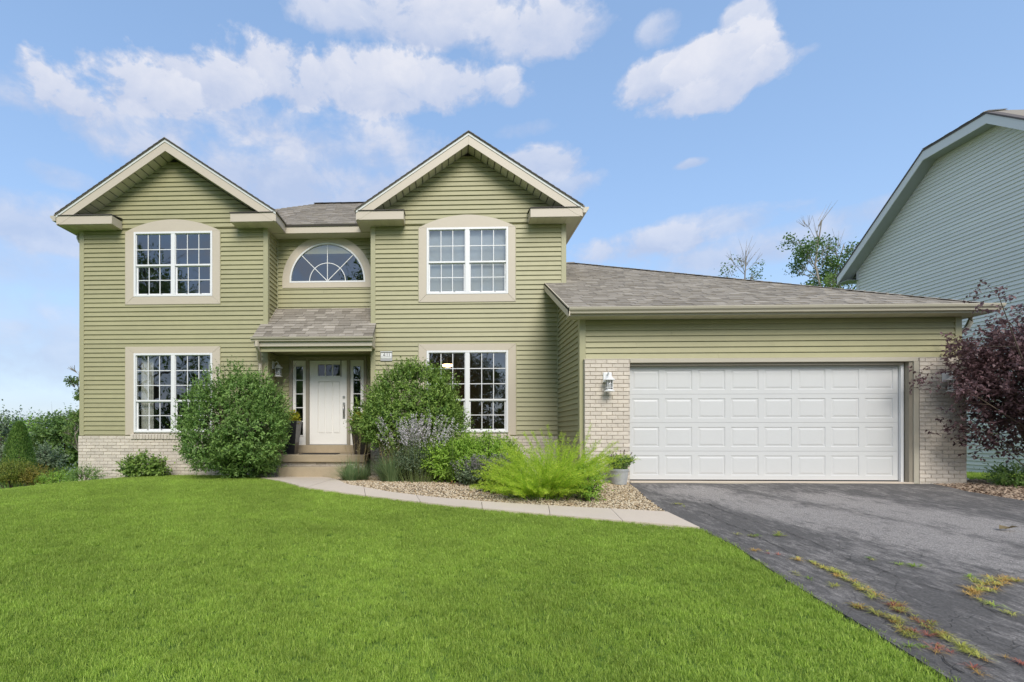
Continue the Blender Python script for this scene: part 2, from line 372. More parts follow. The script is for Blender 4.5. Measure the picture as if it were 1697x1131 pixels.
def blobs(c, r, nl, seed, low=-.35):
    """random lobes that make up an uneven crown"""
    q = np.random.default_rng(seed); c = np.array(c); r = np.array(r)
    d = q.normal(size=(nl, 3)); d /= np.linalg.norm(d, axis=1, keepdims=True); d[:, 2] = np.abs(d[:, 2]) * (1 - low) * .75 + low
    cc = c + d * r * q.uniform(.45, .72, (nl, 1)); rr = q.uniform(.26, .44, (nl, 1)) * r
    return np.vstack([c[None], cc]), np.vstack([r[None] * .74, rr])
def sample_blobs(cs, rs, n, thick=.25):
    n0 = n; n = n * 3
    w_ = (rs.prod(1)) ** .66; idx = NR.choice(len(cs), n, p=w_ / w_.sum()); d = rdir(n)
    rad = 1 - NR.random(n)[:, None] ** 2 * thick
    P = cs[idx] + d * rs[idx] * rad
    keep = np.ones(n, bool)
    for i in range(len(cs)):
        e = (((P - cs[i]) / rs[i]) ** 2).sum(1); keep &= ~((e < (1 - thick) ** 2 * .8) & (idx != i))
    return P[keep][:n0], d[keep][:n0]
def shrub_leaves(name, c, r, n, size, m, parent, nl=16, seed=1, sprig=9, sprout=.12, zmin=None, thick=.3, up=.5, asp=.45, low=-.35):
    """sprigs of alternate leaves standing out of an uneven crown"""
    cs, rs = blobs(c, r, nl, seed, low); P, d = sample_blobs(cs, rs, max(8, n // sprig), thick)
    if zmin is not None: k = P[:, 2] > zmin; P, d = P[k], d[k]
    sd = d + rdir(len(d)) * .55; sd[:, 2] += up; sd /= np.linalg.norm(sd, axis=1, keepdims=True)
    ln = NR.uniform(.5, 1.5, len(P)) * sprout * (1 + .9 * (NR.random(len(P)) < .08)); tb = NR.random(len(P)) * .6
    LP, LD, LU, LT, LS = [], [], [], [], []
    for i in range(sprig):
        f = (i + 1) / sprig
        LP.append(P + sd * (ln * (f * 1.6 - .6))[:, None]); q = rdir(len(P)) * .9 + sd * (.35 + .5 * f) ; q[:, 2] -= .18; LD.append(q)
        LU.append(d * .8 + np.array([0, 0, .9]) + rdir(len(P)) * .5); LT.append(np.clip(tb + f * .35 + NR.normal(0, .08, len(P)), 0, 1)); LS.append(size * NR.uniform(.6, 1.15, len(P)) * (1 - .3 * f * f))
    return leaf_mesh(name, np.vstack(LP), np.vstack(LD), np.vstack(LU), np.hstack(LS), m, parent, tint=np.hstack(LT), curl=.12, asp=asp)
def limbs(mb, base, top, r0, n, spread, seed, levels=2, gn=.25):
    q = random.Random(seed); base = Vector(base); top = Vector(top); ends = []
    P = [base + (top - base) * (i / 6) + Vector((q.uniform(-1, 1), q.uniform(-1, 1), 0)) * .03 * (top - base).length * (0 if i == 0 else 1) for i in range(7)]
    mb.tube(P, [r0 * (1 - .8 * i / 6) for i in range(7)], 7)
    for k in range(n):
        f = q.uniform(gn, .95); i = min(5, int(f * 6)); s = P[i].lerp(P[i + 1], f * 6 - i)
        an = q.uniform(0, 6.283); l = spread * q.uniform(.6, 1.1) * (1.15 - f * .6)
        d = Vector((math.cos(an), math.sin(an), q.uniform(.4, 1.1))).normalized()
        e1 = s + d * l * .5 + Vector((0, 0, .05 * l)); e2 = s + d * l + Vector((0, 0, .22 * l)); rr = r0 * (1 - .8 * f) * .55
        mb.tube([s, e1, e2], [rr, rr * .6, rr * .2], 5); ends.append((e2, d))
        if levels > 1:
            for _ in range(3):
                s2 = s.lerp(e2, q.uniform(.3, .9)); d2 = (d + Vector((q.uniform(-1, 1), q.uniform(-1, 1), q.uniform(-.2, .8)))).normalized(); e3 = s2 + d2 * l * .4
                mb.tube([s2, e3], [rr * .35, rr * .1], 4); ends.append((e3, d2))
    return ends

# ------------------------------------------------------------ terrain
def sm(x): return x * x * (3 - 2 * x) if 0 < x < 1 else (0.0 if x <= 0 else 1.0)
def g(x, y):
    z = -.86 - .03 * max(0, min(y, 30) - 8.6)
    if y < 8.6: z -= .078 * (8.6 - max(y, -12)) * sm((8.6 - y) / 1.6 + .2)
    if x < -6: z -= .052 * min(-6 - x, 9) ** 1.5 * sm((y + 6) / 12)
    if x < -7.5 and y > 9.5: z -= .16 * min(y - 9.5, 22) * sm((-7.5 - x) / 3)
    if y > 14: z -= 1.2 * sm((y - 14) / 25)
    return z
def G(u, v):
    """where the ground shows at a pixel of the photograph"""
    xc = (u - CX) / F; d = Vector((-math.sin(YAW) + xc * math.cos(YAW), math.cos(YAW) + xc * math.sin(YAW), (CY - v) / F)); t = .5
    while t < 60 and t * d.z > g(t * d.x, t * d.y): t += .01
    return Vector((t * d.x, t * d.y, g(t * d.x, t * d.y)))
def inside(p, poly):
    c = False; n = len(poly)
    for i in range(n):
        a, b = poly[i], poly[i - 1]
        if (a[1] > p[1]) != (b[1] > p[1]) and p[0] < (b[0] - a[0]) * (p[1] - a[1]) / (b[1] - a[1]) + a[0]: c = not c
    return c
def sheet(name, poly, step, dz, m, parent=None, kind='structure', relief=None, thick=0):
    poly = [Vector((p[0], p[1])) for p in poly]; pts = []; n = len(poly); edge = []
    for i in range(n):
        a, b = poly[i], poly[(i + 1) % n]; k = max(1, int((b - a).length / step))
        for j in range(k): edge.append(a.lerp(b, j / k))
    xs = [p.x for p in edge]; ys = [p.y for p in edge]; pts = list(edge)
    x = min(xs)
    while x < max(xs):
        y = min(ys)
        while y < max(ys):
            q = Vector((x + R.uniform(-.2, .2) * step, y + R.uniform(-.2, .2) * step))
            if inside(q, edge): pts.append(q)
            y += step
        x += step
    ne = len(edge)
    vs, es, fs, *_ = delaunay_2d_cdt(pts, [(i, (i + 1) % ne) for i in range(ne)], [tuple(range(ne))], 1, 1e-5)
    mb = MB(); V3 = [(p.x, p.y, g(p.x, p.y) + dz + (relief(p.x, p.y) if relief else 0)) for p in vs]
    mb.add(V3, [tuple(f) for f in fs])
    if thick:
        E3 = [(p.x, p.y, g(p.x, p.y) + dz + (relief(p.x, p.y) if relief else 0)) for p in edge]
        mb.add(E3 + [(a, b, c - thick) for a, b, c in E3], [((i + 1) % ne, i, ne + i, ne + (i + 1) % ne) for i in range(ne)])
    o = mb.build(name, m, parent, smooth=True)
    # faces up
    me = o.data; flip = [p.index for p in me.polygons if abs(p.normal.z) > .5 and p.normal.z < 0]
    if flip:
        import bmesh
        bm = bmesh.new(); bm.from_mesh(me); bm.faces.ensure_lookup_table(); bmesh.ops.reverse_faces(bm, faces=[bm.faces[i] for i in flip]); bm.to_mesh(me); bm.free()
    if kind: o['kind'] = kind
    return o
M_ground = mat('turf_ground', (.13, .22, .03), 1, nz=(2.2, .22), nz2=(25, .3), bump=(60, .6, .02))
gb = MB(); GX = [-400, -200, -100, -60, -40, -30] + [i * .5 for i in range(-48, 53)] + [30, 40, 60, 100, 200, 400]; GY = [-200, -80, -40, -20, -14] + [i * .5 for i in range(-20, 61)] + [34, 40, 50, 70, 120, 250, 500]
nx, ny = len(GX), len(GY)
gb.add([(x, y, g(x, y) - .03) for y in GY for x in GX], [(j * nx + i, j * nx + i + 1, (j + 1) * nx + i + 1, (j + 1) * nx + i) for j in range(ny - 1) for i in range(nx - 1)])
gb.build('ground', M_ground, smooth=True, kind='structure')

# driveway
dl = [G(*p) for p in ((1041, 802), (1055, 812), (1085, 837), (1106, 851), (1160, 878), (1215, 905), (1300, 962), (1440, 1047), (1575, 1131))]
k = (dl[-1] - dl[-3]).normalized(); dl += [dl[-1] + k * 1.5, dl[-1] + k * 6 + Vector((.6, 0, 0))]
dr = [G(*p) for p in ((1545, 803), (1600, 815), (1650, 824), (1697, 832))]
kk = (dr[-1] - dr[-2]).normalized(); dr += [dr[-1] + kk * 1.2 + Vector((0, -.1, 0)), Vector((11.4, 6.2, 0)), Vector((12.2, 3, 0)), Vector((13, -3, 0))]
drive_poly = [tuple(p.xy) for p in dl] + [tuple(p.xy) for p in dr[::-1]]
def asphalt():
    m = mat('worn_asphalt', (.118, .110, .103), .92, nz=(55, .75), nz2=(.8, .18), bump=(170, .9, .012))
    t = m.node_tree; b = t.nodes['Principled BSDF']; src = b.inputs['Base Color'].links[0].from_socket
    geo = t.nodes.new('ShaderNodeNewGeometry')
    def NZ(sc, det, ro, mapscale=(1, 1, 1), rot=0, loc=(0, 0, 0)):
        mp = t.nodes.new('ShaderNodeMapping'); mp.inputs['Scale'].default_value = mapscale; mp.inputs['Rotation'].default_value = (0, 0, rot); mp.inputs['Location'].default_value = loc
        t.links.new(geo.outputs['Position'], mp.inputs[0]); n = t.nodes.new('ShaderNodeTexNoise'); n.inputs['Scale'].default_value = sc; n.inputs['Detail'].default_value = det; n.inputs['Roughness'].default_value = ro
        t.links.new(mp.outputs[0], n.inputs['Vector']); return n.outputs[0]
    def M(op, x, y, cl=False):
        n = t.nodes.new('ShaderNodeMath'); n.operation = op; n.use_clamp = cl
        for i, q in enumerate((x, y)):
            if isinstance(q, (int, float)): n.inputs[i].default_value = q
            else: t.links.new(q, n.inputs[i])
        return n.outputs[0]
    # worn pale aggregate: bands along the wheel tracks
    sx = t.nodes.new('ShaderNodeSeparateXYZ'); t.links.new(geo.outputs['Position'], sx.inputs[0])
    def band(x0, y0, sl, hw, ya, yb, amt):
        c = M('ADD', sx.outputs[0], M('MULTIPLY', sx.outputs[1], -sl)); c = M('ABSOLUTE', M('DIVIDE', M('SUBTRACT', c, x0 - y0 * sl), hw), 0)
        c = M('SUBTRACT', 1.0, M('MULTIPLY', c, c), True)
        e1 = M('MULTIPLY', M('SUBTRACT', sx.outputs[1], ya), 1.0, True); e2 = M('MULTIPLY', M('SUBTRACT', yb, sx.outputs[1]), 1.6, True)
        return M('MULTIPLY', M('MULTIPLY', c, M('MULTIPLY', e1, e2)), amt)
    bands = M('MAXIMUM', band(4.35, 6.8, -.42, .8, 4.2, 8.4, 1.0), M('MAXIMUM', band(5.9, 6.6, -.35, .75, 3.2, 8.0, .9), band(5.1, 4.3, -.3, .9, 2.0, 5.4, .55)))
    wn1 = NZ(2.2, 6, .65, (1, .8, 1), .3); wn2 = NZ(9, 5, .7, (1.8, .6, 1), .35); wn3 = NZ(90, 3, .7)
    w_ = M('ADD', M('MULTIPLY', M('SUBTRACT', wn1, .5), 2.2), M('ADD', M('MULTIPLY', M('SUBTRACT', wn2, .5), 2.6), M('MULTIPLY', bands, .95)))
    w_ = M('MULTIPLY', M('ADD', w_, .08), 1.2, True); w_ = M('MULTIPLY', w_, M('ADD', .25, M('MULTIPLY', M('SUBTRACT', wn3, .42), 4.5, True)))
    mx = t.nodes.new('ShaderNodeMix'); mx.data_type = 'RGBA'; t.links.new(M('MULTIPLY', w_, .95, True), mx.inputs[0]); t.links.new(src, mx.inputs[6]); mx.inputs[7].default_value = (.46, .42, .385, 1)
    # alligator cracking
    vz = t.nodes.new('ShaderNodeTexVoronoi'); vz.feature = 'DISTANCE_TO_EDGE'; vz.inputs['Scale'].default_value = 5.5
    wob = t.nodes.new('ShaderNodeTexNoise'); wob.inputs['Scale'].default_value = 6; t.links.new(geo.outputs['Position'], wob.inputs['Vector'])
    va = t.nodes.new('ShaderNodeVectorMath'); va.operation = 'MULTIPLY_ADD'; va.inputs[1].default_value = (.25, .25, 0)
    t.links.new(wob.outputs['Color'], va.inputs[0]); t.links.new(geo.outputs['Position'], va.inputs[2]); t.links.new(va.outputs[0], vz.inputs['Vector'])
    cr = M('SUBTRACT', 1.0, M('MULTIPLY', vz.outputs['Distance'], 38), True)
    where = M('MULTIPLY', M('SUBTRACT', NZ(.7, 3, .6, loc=(3, 1, 0)), .47), 7, True)
    near = M('MULTIPLY', M('SUBTRACT', 6.6, sx.outputs[1]), .7, True)
    cr = M('MULTIPLY', M('MULTIPLY', cr, M('MAXIMUM', M('MULTIPLY', where, .6), M('MULTIPLY', near, M('MULTIPLY', M('SUBTRACT', NZ(1.3, 3, .6, loc=(9, 1, 0)), .42), 6, True)))), .5)
    mx2 = t.nodes.new('ShaderNodeMix'); mx2.data_type = 'RGBA'; t.links.new(cr, mx2.inputs[0]); t.links.new(mx.outputs[2], mx2.inputs[6]); mx2.inputs[7].default_value = (.03, .028, .026, 1)
    t.links.new(mx2.outputs[2], b.inputs['Base Color'])
    bp = t.nodes.new('ShaderNodeBump'); bp.invert = True; bp.inputs['Strength'].default_value = .8; bp.inputs['Distance'].default_value = .01
    t.links.new(cr, bp.inputs['Height']); t.links.new(b.inputs['Normal'].links[0].from_socket, bp.inputs['Normal']); t.links.new(bp.outputs[0], b.inputs['Normal'])
    return m
sheet('driveway', drive_poly, .18, .012, asphalt(), relief=lambda x, y: .006 * math.sin(x * 3.1 + y) * math.sin(y * 2.3 - x), thick=.05)
# long cracks: thin dark slivers of open joint, real grooves drawn as recessed strips
M_crack = mat('crack_dirt', (.03, .028, .025), 1)
def crack(pts, wd, name='crack'):
    P = [G(*p) for p in pts]; Q = []
    for a, b in zip(P, P[1:]):
        n_ = max(2, int((b - a).length / .06))
        for j in range(n_): q = a.lerp(b, j / n_); Q.append(Vector((q.x + R.gauss(0, .012), q.y + R.gauss(0, .012), 0)))
    mb = MB(); vs = []
    for i, q in enumerate(Q):
        d = (Q[min(i + 1, len(Q) - 1)] - Q[max(0, i - 1)]).normalized(); s_ = Vector((-d.y, d.x, 0)) * wd * R.uniform(.2, 1.0)
        rl = .006 * math.sin(q.x * 3.1 + q.y) * math.sin(q.y * 2.3 - q.x); zz = g(q.x, q.y) + .019 + rl
        vs += [(q.x - s_.x, q.y - s_.y, zz), (q.x + s_.x, q.y + s_.y, zz)]
    mb.add(vs, [(2 * i, 2 * i + 1, 2 * i + 3, 2 * i + 2) for i in range(len(Q) - 1)]); o = mb.build(name, M_crack); o['kind'] = 'structure'
for c_ in ([(1140, 822), (1200, 850), (1290, 880), (1340, 898), (1375, 915), (1420, 935), (1470, 952), (1530, 975), (1600, 992), (1640, 1015), (1697, 1040)],
           [(1330, 930), (1390, 955), (1455, 1000), (1500, 1020), (1560, 1055), (1640, 1105), (1690, 1131)], [(1415, 1010), (1480, 1035), (1520, 1060), (1600, 1131)],
           [(1160, 850), (1200, 868), (1240, 885), (1330, 930)], [(1600, 992), (1640, 972), (1697, 966)]): crack(c_, .005)

# front path: separate concrete slabs with open joints
po = [(433, 795), (499, 809), (560, 818), (623, 826), (740, 840), (836, 849), (956, 860), (1060, 869), (1160, 878)]
pi_ = [(440, 790.5), (505, 790.5), (546, 794), (573, 805), (640, 817), (719, 827), (800, 834), (900, 840.5), (1000, 846), (1060, 849), (1106, 851.6)]
PO = [G(*p) for p in po]; PI = [G(*p) for p in pi_]
def along(P, f):
    ls = [(b - a).length for a, b in zip(P, P[1:])]; s_ = f * sum(ls)
    for a, b, l in zip(P, P[1:], ls):
        if s_ <= l: return a.lerp(b, s_ / l)
        s_ -= l
    return P[-1]
path = bpy.data.objects.new('path', None); C.objects.link(path); path['kind'] = 'structure'
cuts_o = [0, .24, .40, .53, .655, .775, .89, 1.0]; cuts_i = [0, .27, .44, .57, .70, .815, .915, 1.0]
for i in range(7):
    A = [along(PO, cuts_o[i] + (cuts_o[i + 1] - cuts_o[i]) * (.004 + .992 * q / 8)) for q in range(9)]; B = [along(PI, cuts_i[i] + (cuts_i[i + 1] - cuts_i[i]) * (.004 + .992 * q / 8)) for q in range(9)]
    mb = MB(); mb.tint = R.random(); z_ = .028
    mb.add([(p.x, p.y, g(p.x, p.y) + z_) for p in A] + [(p.x, p.y, g(p.x, p.y) + z_) for p in B], [(j, j + 1, 9 + j + 1, 9 + j) for j in range(8)])
    ring = A + B[::-1]; nr = len(ring)
    mb.add([(p.x, p.y, g(p.x, p.y) + z_) for p in ring] + [(p.x, p.y, g(p.x, p.y) - .06) for p in ring], [((j + 1) % nr, j, nr + j, nr + (j + 1) % nr) for j in range(nr)])
    mb.build('concrete_slab', M_conc, path)

# gravel bed
gp = [PI[2]] + PI[3:] + [G(*p) for p in ((1085, 837), (1055, 812), (1041, 802))]
grav_poly = [tuple(p.xy) for p in gp] + [(3.2, 8.62), (2.3, 8.62), (2.3, 10.4), (-1.7, 10.4), (-1.7, 9.95), (-2.1, 9.95), (-2.1, 9.62)]
M_gbed = mat('gravel_bed_fines', (.26, .20, .13), 1, nz=(60, .5), bump=(120, 1, .02))
gbed = sheet('gravel_bed', grav_poly, .2, .0, M_gbed)
lbed = sheet('gravel_bed', [(-4.0, 10.3), (-4.15, 9.95), tuple(G(433, 795).xy), tuple(G(440, 790).xy), (-3.3, 9.95), (-3.4, 10.3)], .15, .004, M_gbed)
# right planting bed with mulch
mul_poly = [tuple(p.xy) for p in dr[:6]] + [(12.6, 7.2), (12.9, 9.5), (10.2, 9.6), (9.0, 9.4), (8.95, 8.6)]
mbed = sheet('mulch_bed', mul_poly, .2, .0, M_mulchb)
# orange mulch at the far left
om_poly = [tuple(G(*p).xy) for p in ((-160, 822), (-40, 817), (20, 809), (52, 800.5))] + [(-9.4, 10.9), (-10.4, 11.6), (-13.5, 11.6), (-14.5, 10.0)]
M_omul = mat('orange_mulch', (.42, .20, .085), 1, nz=(40, .5), bump=(70, 1, .02))
obed = sheet('mulch_bed', om_poly, .25, .0, M_omul)

# ------------------------------------------------------------ scattering (ground cover only)
def scatter(name, host_poly, step, dens_, variants, smin, smax, label, cat, seed=0, dz=.0, tilt=.0, sel=None):
    """one stuff object: geometry-nodes instances of small variants over a sheet"""
    ob = sheet(name, host_poly, step, dz, variants[0].data.materials[0], kind=None)
    tag(ob, label, cat, kind='stuff')
    ng = bpy.data.node_groups.new(name + '_nodes', 'GeometryNodeTree'); ng.interface.new_socket('Geometry', in_out='INPUT', socket_type='NodeSocketGeometry'); ng.interface.new_socket('Geometry', in_out='OUTPUT', socket_type='NodeSocketGeometry')
    N = ng.nodes.new; l = ng.links.new
    gi, go = N('NodeGroupInput'), N('NodeGroupOutput'); dp = N('GeometryNodeDistributePointsOnFaces'); dp.inputs['Density'].default_value = dens_; dp.inputs['Seed'].default_value = seed
    l(gi.outputs[0], dp.inputs['Mesh'])
    ge = N('GeometryNodeJoinGeometry')
    for v in variants:
        oi = N('GeometryNodeObjectInfo'); oi.inputs['Object'].default_value = v; oi.inputs['As Instance'].default_value = True; l(oi.outputs['Geometry'], ge.inputs[0])
    ip = N('GeometryNodeInstanceOnPoints'); ip.inputs['Pick Instance'].default_value = True; l(dp.outputs['Points'], ip.inputs['Points']); l(ge.outputs[0], ip.inputs['Instance'])
    ri = N('FunctionNodeRandomValue'); ri.data_type = 'INT'; ri.inputs[4].default_value = 0; ri.inputs[5].default_value = len(variants) - 1; l(ri.outputs[2], ip.inputs['Instance Index'])
    rr = N('FunctionNodeRandomValue'); rr.data_type = 'FLOAT_VECTOR'; rr.inputs[0].default_value = (-tilt, -tilt, 0); rr.inputs[1].default_value = (tilt, tilt, 6.283); rr.inputs['Seed'].default_value = 5; l(rr.outputs[0], ip.inputs['Rotation'])
    rs = N('FunctionNodeRandomValue'); rs.data_type = 'FLOAT'; rs.inputs[2].default_value = smin; rs.inputs[3].default_value = smax; rs.inputs['Seed'].default_value = 9; l(rs.outputs[1], ip.inputs['Scale'])
    l(ip.outputs[0], go.inputs[0])
    mo = ob.modifiers.new('scatter', 'NODES'); mo.node_group = ng
    return ob
def tuft(n, rad, h, wd, m, seed, lean=.35, cnt_seg=2, flat=0.0):
    q = np.random.default_rng(seed); mb = MB()
    for i in range(n):
        a_ = q.uniform(0, 6.283); r_ = rad * math.sqrt(q.random()); b = Vector((r_ * math.cos(a_), r_ * math.sin(a_), -.005)); a2 = q.uniform(0, 6.283)
        ln_ = h * q.uniform(.55, 1.15); le = q.uniform(.05, lean) + flat; d = Vector((math.cos(a2) * le, math.sin(a2) * le, 1 - flat * .8)).normalized()
        s_ = Vector((-math.sin(a2 + q.uniform(-1, 1)), math.cos(a2), 0)).normalized() * wd * q.uniform(.6, 1.1)
        m1_ = b + d * ln_ * .55; tip = m1_ + (d + Vector((math.cos(a2) * le * 1.5, math.sin(a2) * le * 1.5, -le * .7))).normalized() * ln_ * .5
        mb.tint = q.random(); mb.add([b - s_, b + s_, m1_ + s_ * .8, m1_ - s_ * .8, tip], [(0, 1, 2, 3), (3, 2, 4)])
    return mb
LIB = bpy.data.collections.new('variants')   # instance sources, not linked to the scene
def lib(mb, name, m, smooth=False):
    o = mb.build(name, m, None, smooth); C.objects.unlink(o); LIB.objects.link(o); return o
M_grass = leafmat('lawn_grass', (.22, .36, .035), (.48, .61, .12), .35, .55, obj=.35, nz2=(.8, .34))
gv = [lib(tuft(38, .055, .035, .0018, M_grass, s, lean=.6), 'grass_tuft', M_grass) for s in range(5)]
lawn_poly = [tuple((p + Vector((.02, 0, 0))).xy) for p in dl[4:]][::-1]
lawn_poly = [(dl[-1].x, 1.0)] if False else []
dd = [p for p in dl[4:] if p.y > 1.2]; dd.append(dl[-2] if dl[-2].y < dd[-1].y else dd[-1])
lawn_poly = [tuple(p.xy) for p in PO] + [tuple(p.xy) for p in dl[5:10]] + [(-6.0, dl[9].y), (-15, 5.5), (-15.5, 9.2)] + [tuple(G(*p).xy) for p in ((-40, 817), (20, 809), (52, 800.5))] + [(-8.6, 10.6), (-8.3, 10.25), (-4.3, 10.2)]
scatter('lawn', lawn_poly, .35, 850, gv, .7, 1.15, 'short mown green grass of the front lawn', 'grass', tilt=.25)
print('lawn near edge', dl[9], G(717, 1131), G(0, 1131))
# pebbles
M_peb = mat('river_pebble', (.38, .27, .15), .8, col2=(.70, .60, .44), nz=(50, .15))
def pebble(seed, sx=1, sy=.7, sz=.45):
    import bmesh
    q = random.Random(seed); bm = bmesh.new(); bmesh.ops.create_icosphere(bm, subdivisions=1, radius=.5)
    mb = MB(); mb.tint = q.random()
    vs = [(v.co.x * sx * q.uniform(.85, 1.15), v.co.y * sy * q.uniform(.85, 1.15), v.co.z * sz + .1) for v in bm.verts]; mb.add(vs, [tuple(v.index for v in f.verts) for f in bm.faces]); bm.free(); return mb
pv = [lib(pebble(s, 1, R.uniform(.55, .85), R.uniform(.4, .6)), 'pebble', M_peb, False) for s in range(9)]
for i_, o_ in enumerate(pv):
    o_.data.attributes['tint'].data.foreach_set('value', [i_ / 8] * len(o_.data.polygons))
scatter('gravel', grav_poly, .3, 1500, pv, .018, .042, 'tan and cream river pebbles covering the planting bed by the path', 'gravel', dz=.006, tilt=.5)
scatter('gravel', [(-4.0, 10.3), (-4.15, 9.95), tuple(G(433, 795).xy), tuple(G(440, 790).xy), (-3.3, 9.95), (-3.4, 10.3)], .2, 1300, pv, .018, .04, 'few tan pebbles between the lawn and the left foot of the front steps', 'gravel', dz=.008, tilt=.5)
M_chipb = mat('bark_chip', (.13, .08, .05), 1, col2=(.50, .38, .27)); M_chipo = mat('orange_chip', (.30, .13, .05), 1, col2=(.62, .33, .16))
def chip(seed, m):
    q = random.Random(seed); mb = MB(); a_ = q.uniform(.5, 1); mb.add([(-a_ / 2, -.12, 0), (a_ / 2, -.16, .05), (a_ / 2 * .8, .14, .1), (-a_ / 2 * .9, .1, .04), (0, 0, .16)], [(0, 1, 4), (1, 2, 4), (2, 3, 4), (3, 0, 4)]); o = lib(mb, 'chip', m)
    o.data.attributes['tint'].data.foreach_set('value', [q.random()] * 4); return o
scatter('mulch', mul_poly, .3, 900, [chip(s, M_chipb) for s in range(7)], .03, .09, 'brown and tan leaf and bark mulch beside the driveway', 'mulch', dz=.008, tilt=.6)
scatter('mulch', om_poly, .3, 700, [chip(s + 20, M_chipo) for s in range(6)], .04, .10, 'orange wood chip mulch at the far left of the lawn', 'mulch', dz=.008, tilt=.6)
# far turf round the neighbour and behind the right bed
scatter('side_lawn', [(9.0, 9.6), (10.2, 9.65), (12.9, 9.6), (13.3, 14), (13.3, 19), (9.2, 19)], .5, 120, gv, 1.0, 1.8, 'strip of green grass between the garage and the pale green house', 'grass', tilt=.3)
#%%HOUSE
# ============================================================ THE HOUSE
HL = 'two storey olive green sided house with two front gables and an attached double garage'
house = thing('house', (0, 10.4, -.9), HL, 'house')
YW, YR, YG, YE = 10.4, 11.0, 8.67, 10.05         # wing fronts, recess, garage front, gable rake plane
LX0, LX1, RX0, RX1 = -8.25, -4.02, -1.70, 2.50
ZB, ZE, ZA = -.03, 4.55, 6.335                   # top of brick, soffit, apex
ux, un = (1, 0, 0), (0, -1, 0)
frW = Fr((0, YW, 0), ux, un); frR = Fr((0, YR, 0), ux, un); frG = Fr((0, YG, 0), ux, un)
# openings (x0,x1,z0,z1)
w_ul = (-7.02, -5.24, 3.06, 4.50); w_ll = (-7.02, -5.24, .04, 1.80); w_ur = (-.495, 1.275, 3.045, 4.495); w_lr = (-.495, 1.275, .04, 1.82)
wl = wall_boxes('wall', frW, LX0, LX1, -1.3, ZE, [w_ul, w_ll], M_olv, house)
wr = wall_boxes('wall', frW, RX0, RX1, -1.3, ZE, [w_ur, w_lr], M_olv, house)
AC, AZ, AR = -2.83, 3.56, .885
wc = wall_boxes('wall', frR, LX1, RX0, -.45, ZE, [(-3.72, -1.91, -.43, 1.80), (AC - AR, AC + AR, AZ, AZ + AR * .72)], M_olv, house)
def gable_back(xc, name='gable_wall'):
    hw = 2.09; z0 = ZE; zt = ZA - .30
    mb = MB(); mb.prism([(xc - hw, YW, z0), (xc + hw, YW, z0), (xc, YW, zt)], (0, .12, 0)); return mb.build(name, M_olv, house)
gl = gable_back(-6.13); gr = gable_back(.40)
SL = (ZA - 4.74) / 2.4
def gable_rng(xc, w0, w1):
    def f(z):
        if z <= ZE + .02: return (w0, w1)
        hw = (ZA - .22 - z) / SL
        return (max(w0, xc - hw), min(w1, xc + hw)) if hw > 0 else (xc - .01, xc + .01)
    return f
cp = .085
siding(frW, ZB + .012, ZE + .03, lambda z: (LX0 + cp, LX1 - cp), [rect_hole(*w_ul), rect_hole(*w_ll)], wl)
siding(frW, ZE + .03 + .0, ZA - .28, gable_rng(-6.13, LX0 + cp, LX1 - cp), [], gl)
siding(frW, ZB + .012, ZE + .03, lambda z: (RX0 + cp, RX1 - cp), [rect_hole(*w_ur), rect_hole(*w_lr)], wr)
siding(frW, ZE + .03, ZA - .28, gable_rng(.40, RX0 + cp, RX1 - cp), [], gr)
def arch_hole(z0, z1):
    zz = max(z0, AZ)
    if z1 < AZ or z0 > AZ + AR: return None
    h = math.sqrt(max(0, AR ** 2 - (min(zz, AZ + AR) - AZ) ** 2)); return (AC - h, AC + h)
siding(frR, 2.85, ZE, lambda z: (LX1 + .02, RX0 - .02), [arch_hole], wc)
siding(frR, -.42, 1.84, lambda z: (LX1 + .02, -3.74), [], wc, single=False)
siding(frR, -.42, 1.84, lambda z: (-1.88, RX0 - .02), [], wc, single=False)
# upper recess wall round the arch: fill behind boards
mb = MB()
for z in np.arange(AZ + AR * .72, ZE, .05):
    h = math.sqrt(max(0, (AR) ** 2 - (z - AZ) ** 2))
    # (the solid wall box already closes this strip; nothing more needed)
# side returns of the left wing, seen from the recess
frLs = Fr((LX1, 0, 0), (0, 1, 0), (1, 0, 0))
wls = MB().box(LX1 - .12, LX1, YW + .001, YR, -1.3, ZE).build('wall', M_olv, house)
siding(frLs, 2.40, ZE, lambda z: (YW + cp, YR - .02), [], wls)
siding(frLs, -.42, 1.86, lambda z: (YW + cp, YR - .02), [], wls, single=False)
wrs = MB().box(RX0, RX0 + .12, YW + .121, YR, -1.3, ZE).build('wall', M_olv, house)
siding(Fr((RX0, 0, 0), (0, 1, 0), (-1, 0, 0)), -.42, ZE, lambda z: (YW + cp, YR - .02), [], wrs, single=False)
# outer side walls, back, garage shell
YB = 17.0
wb = MB().box(LX0, LX0 + .12, YW + .121, YB, -2.6, ZE).build('wall', M_olv, house)
siding(Fr((LX0, 0, 0), (0, 1, 0), (-1, 0, 0)), ZB + .012, ZE, lambda z: (YW + cp, YB), [], wb, single=False)
MB().box(LX0, RX1, YB, YB + .12, -2.6, ZE).build('wall', M_olv, house)
we = MB().box(RX1 - .12, RX1, YW + .121, YB, -1.3, ZE).build('wall', M_olv, house)
siding(Fr((RX1, 0, 0), (0, 1, 0), (1, 0, 0)), 2.2, ZE, lambda z: (YW + cp, YB), [], we, single=False)
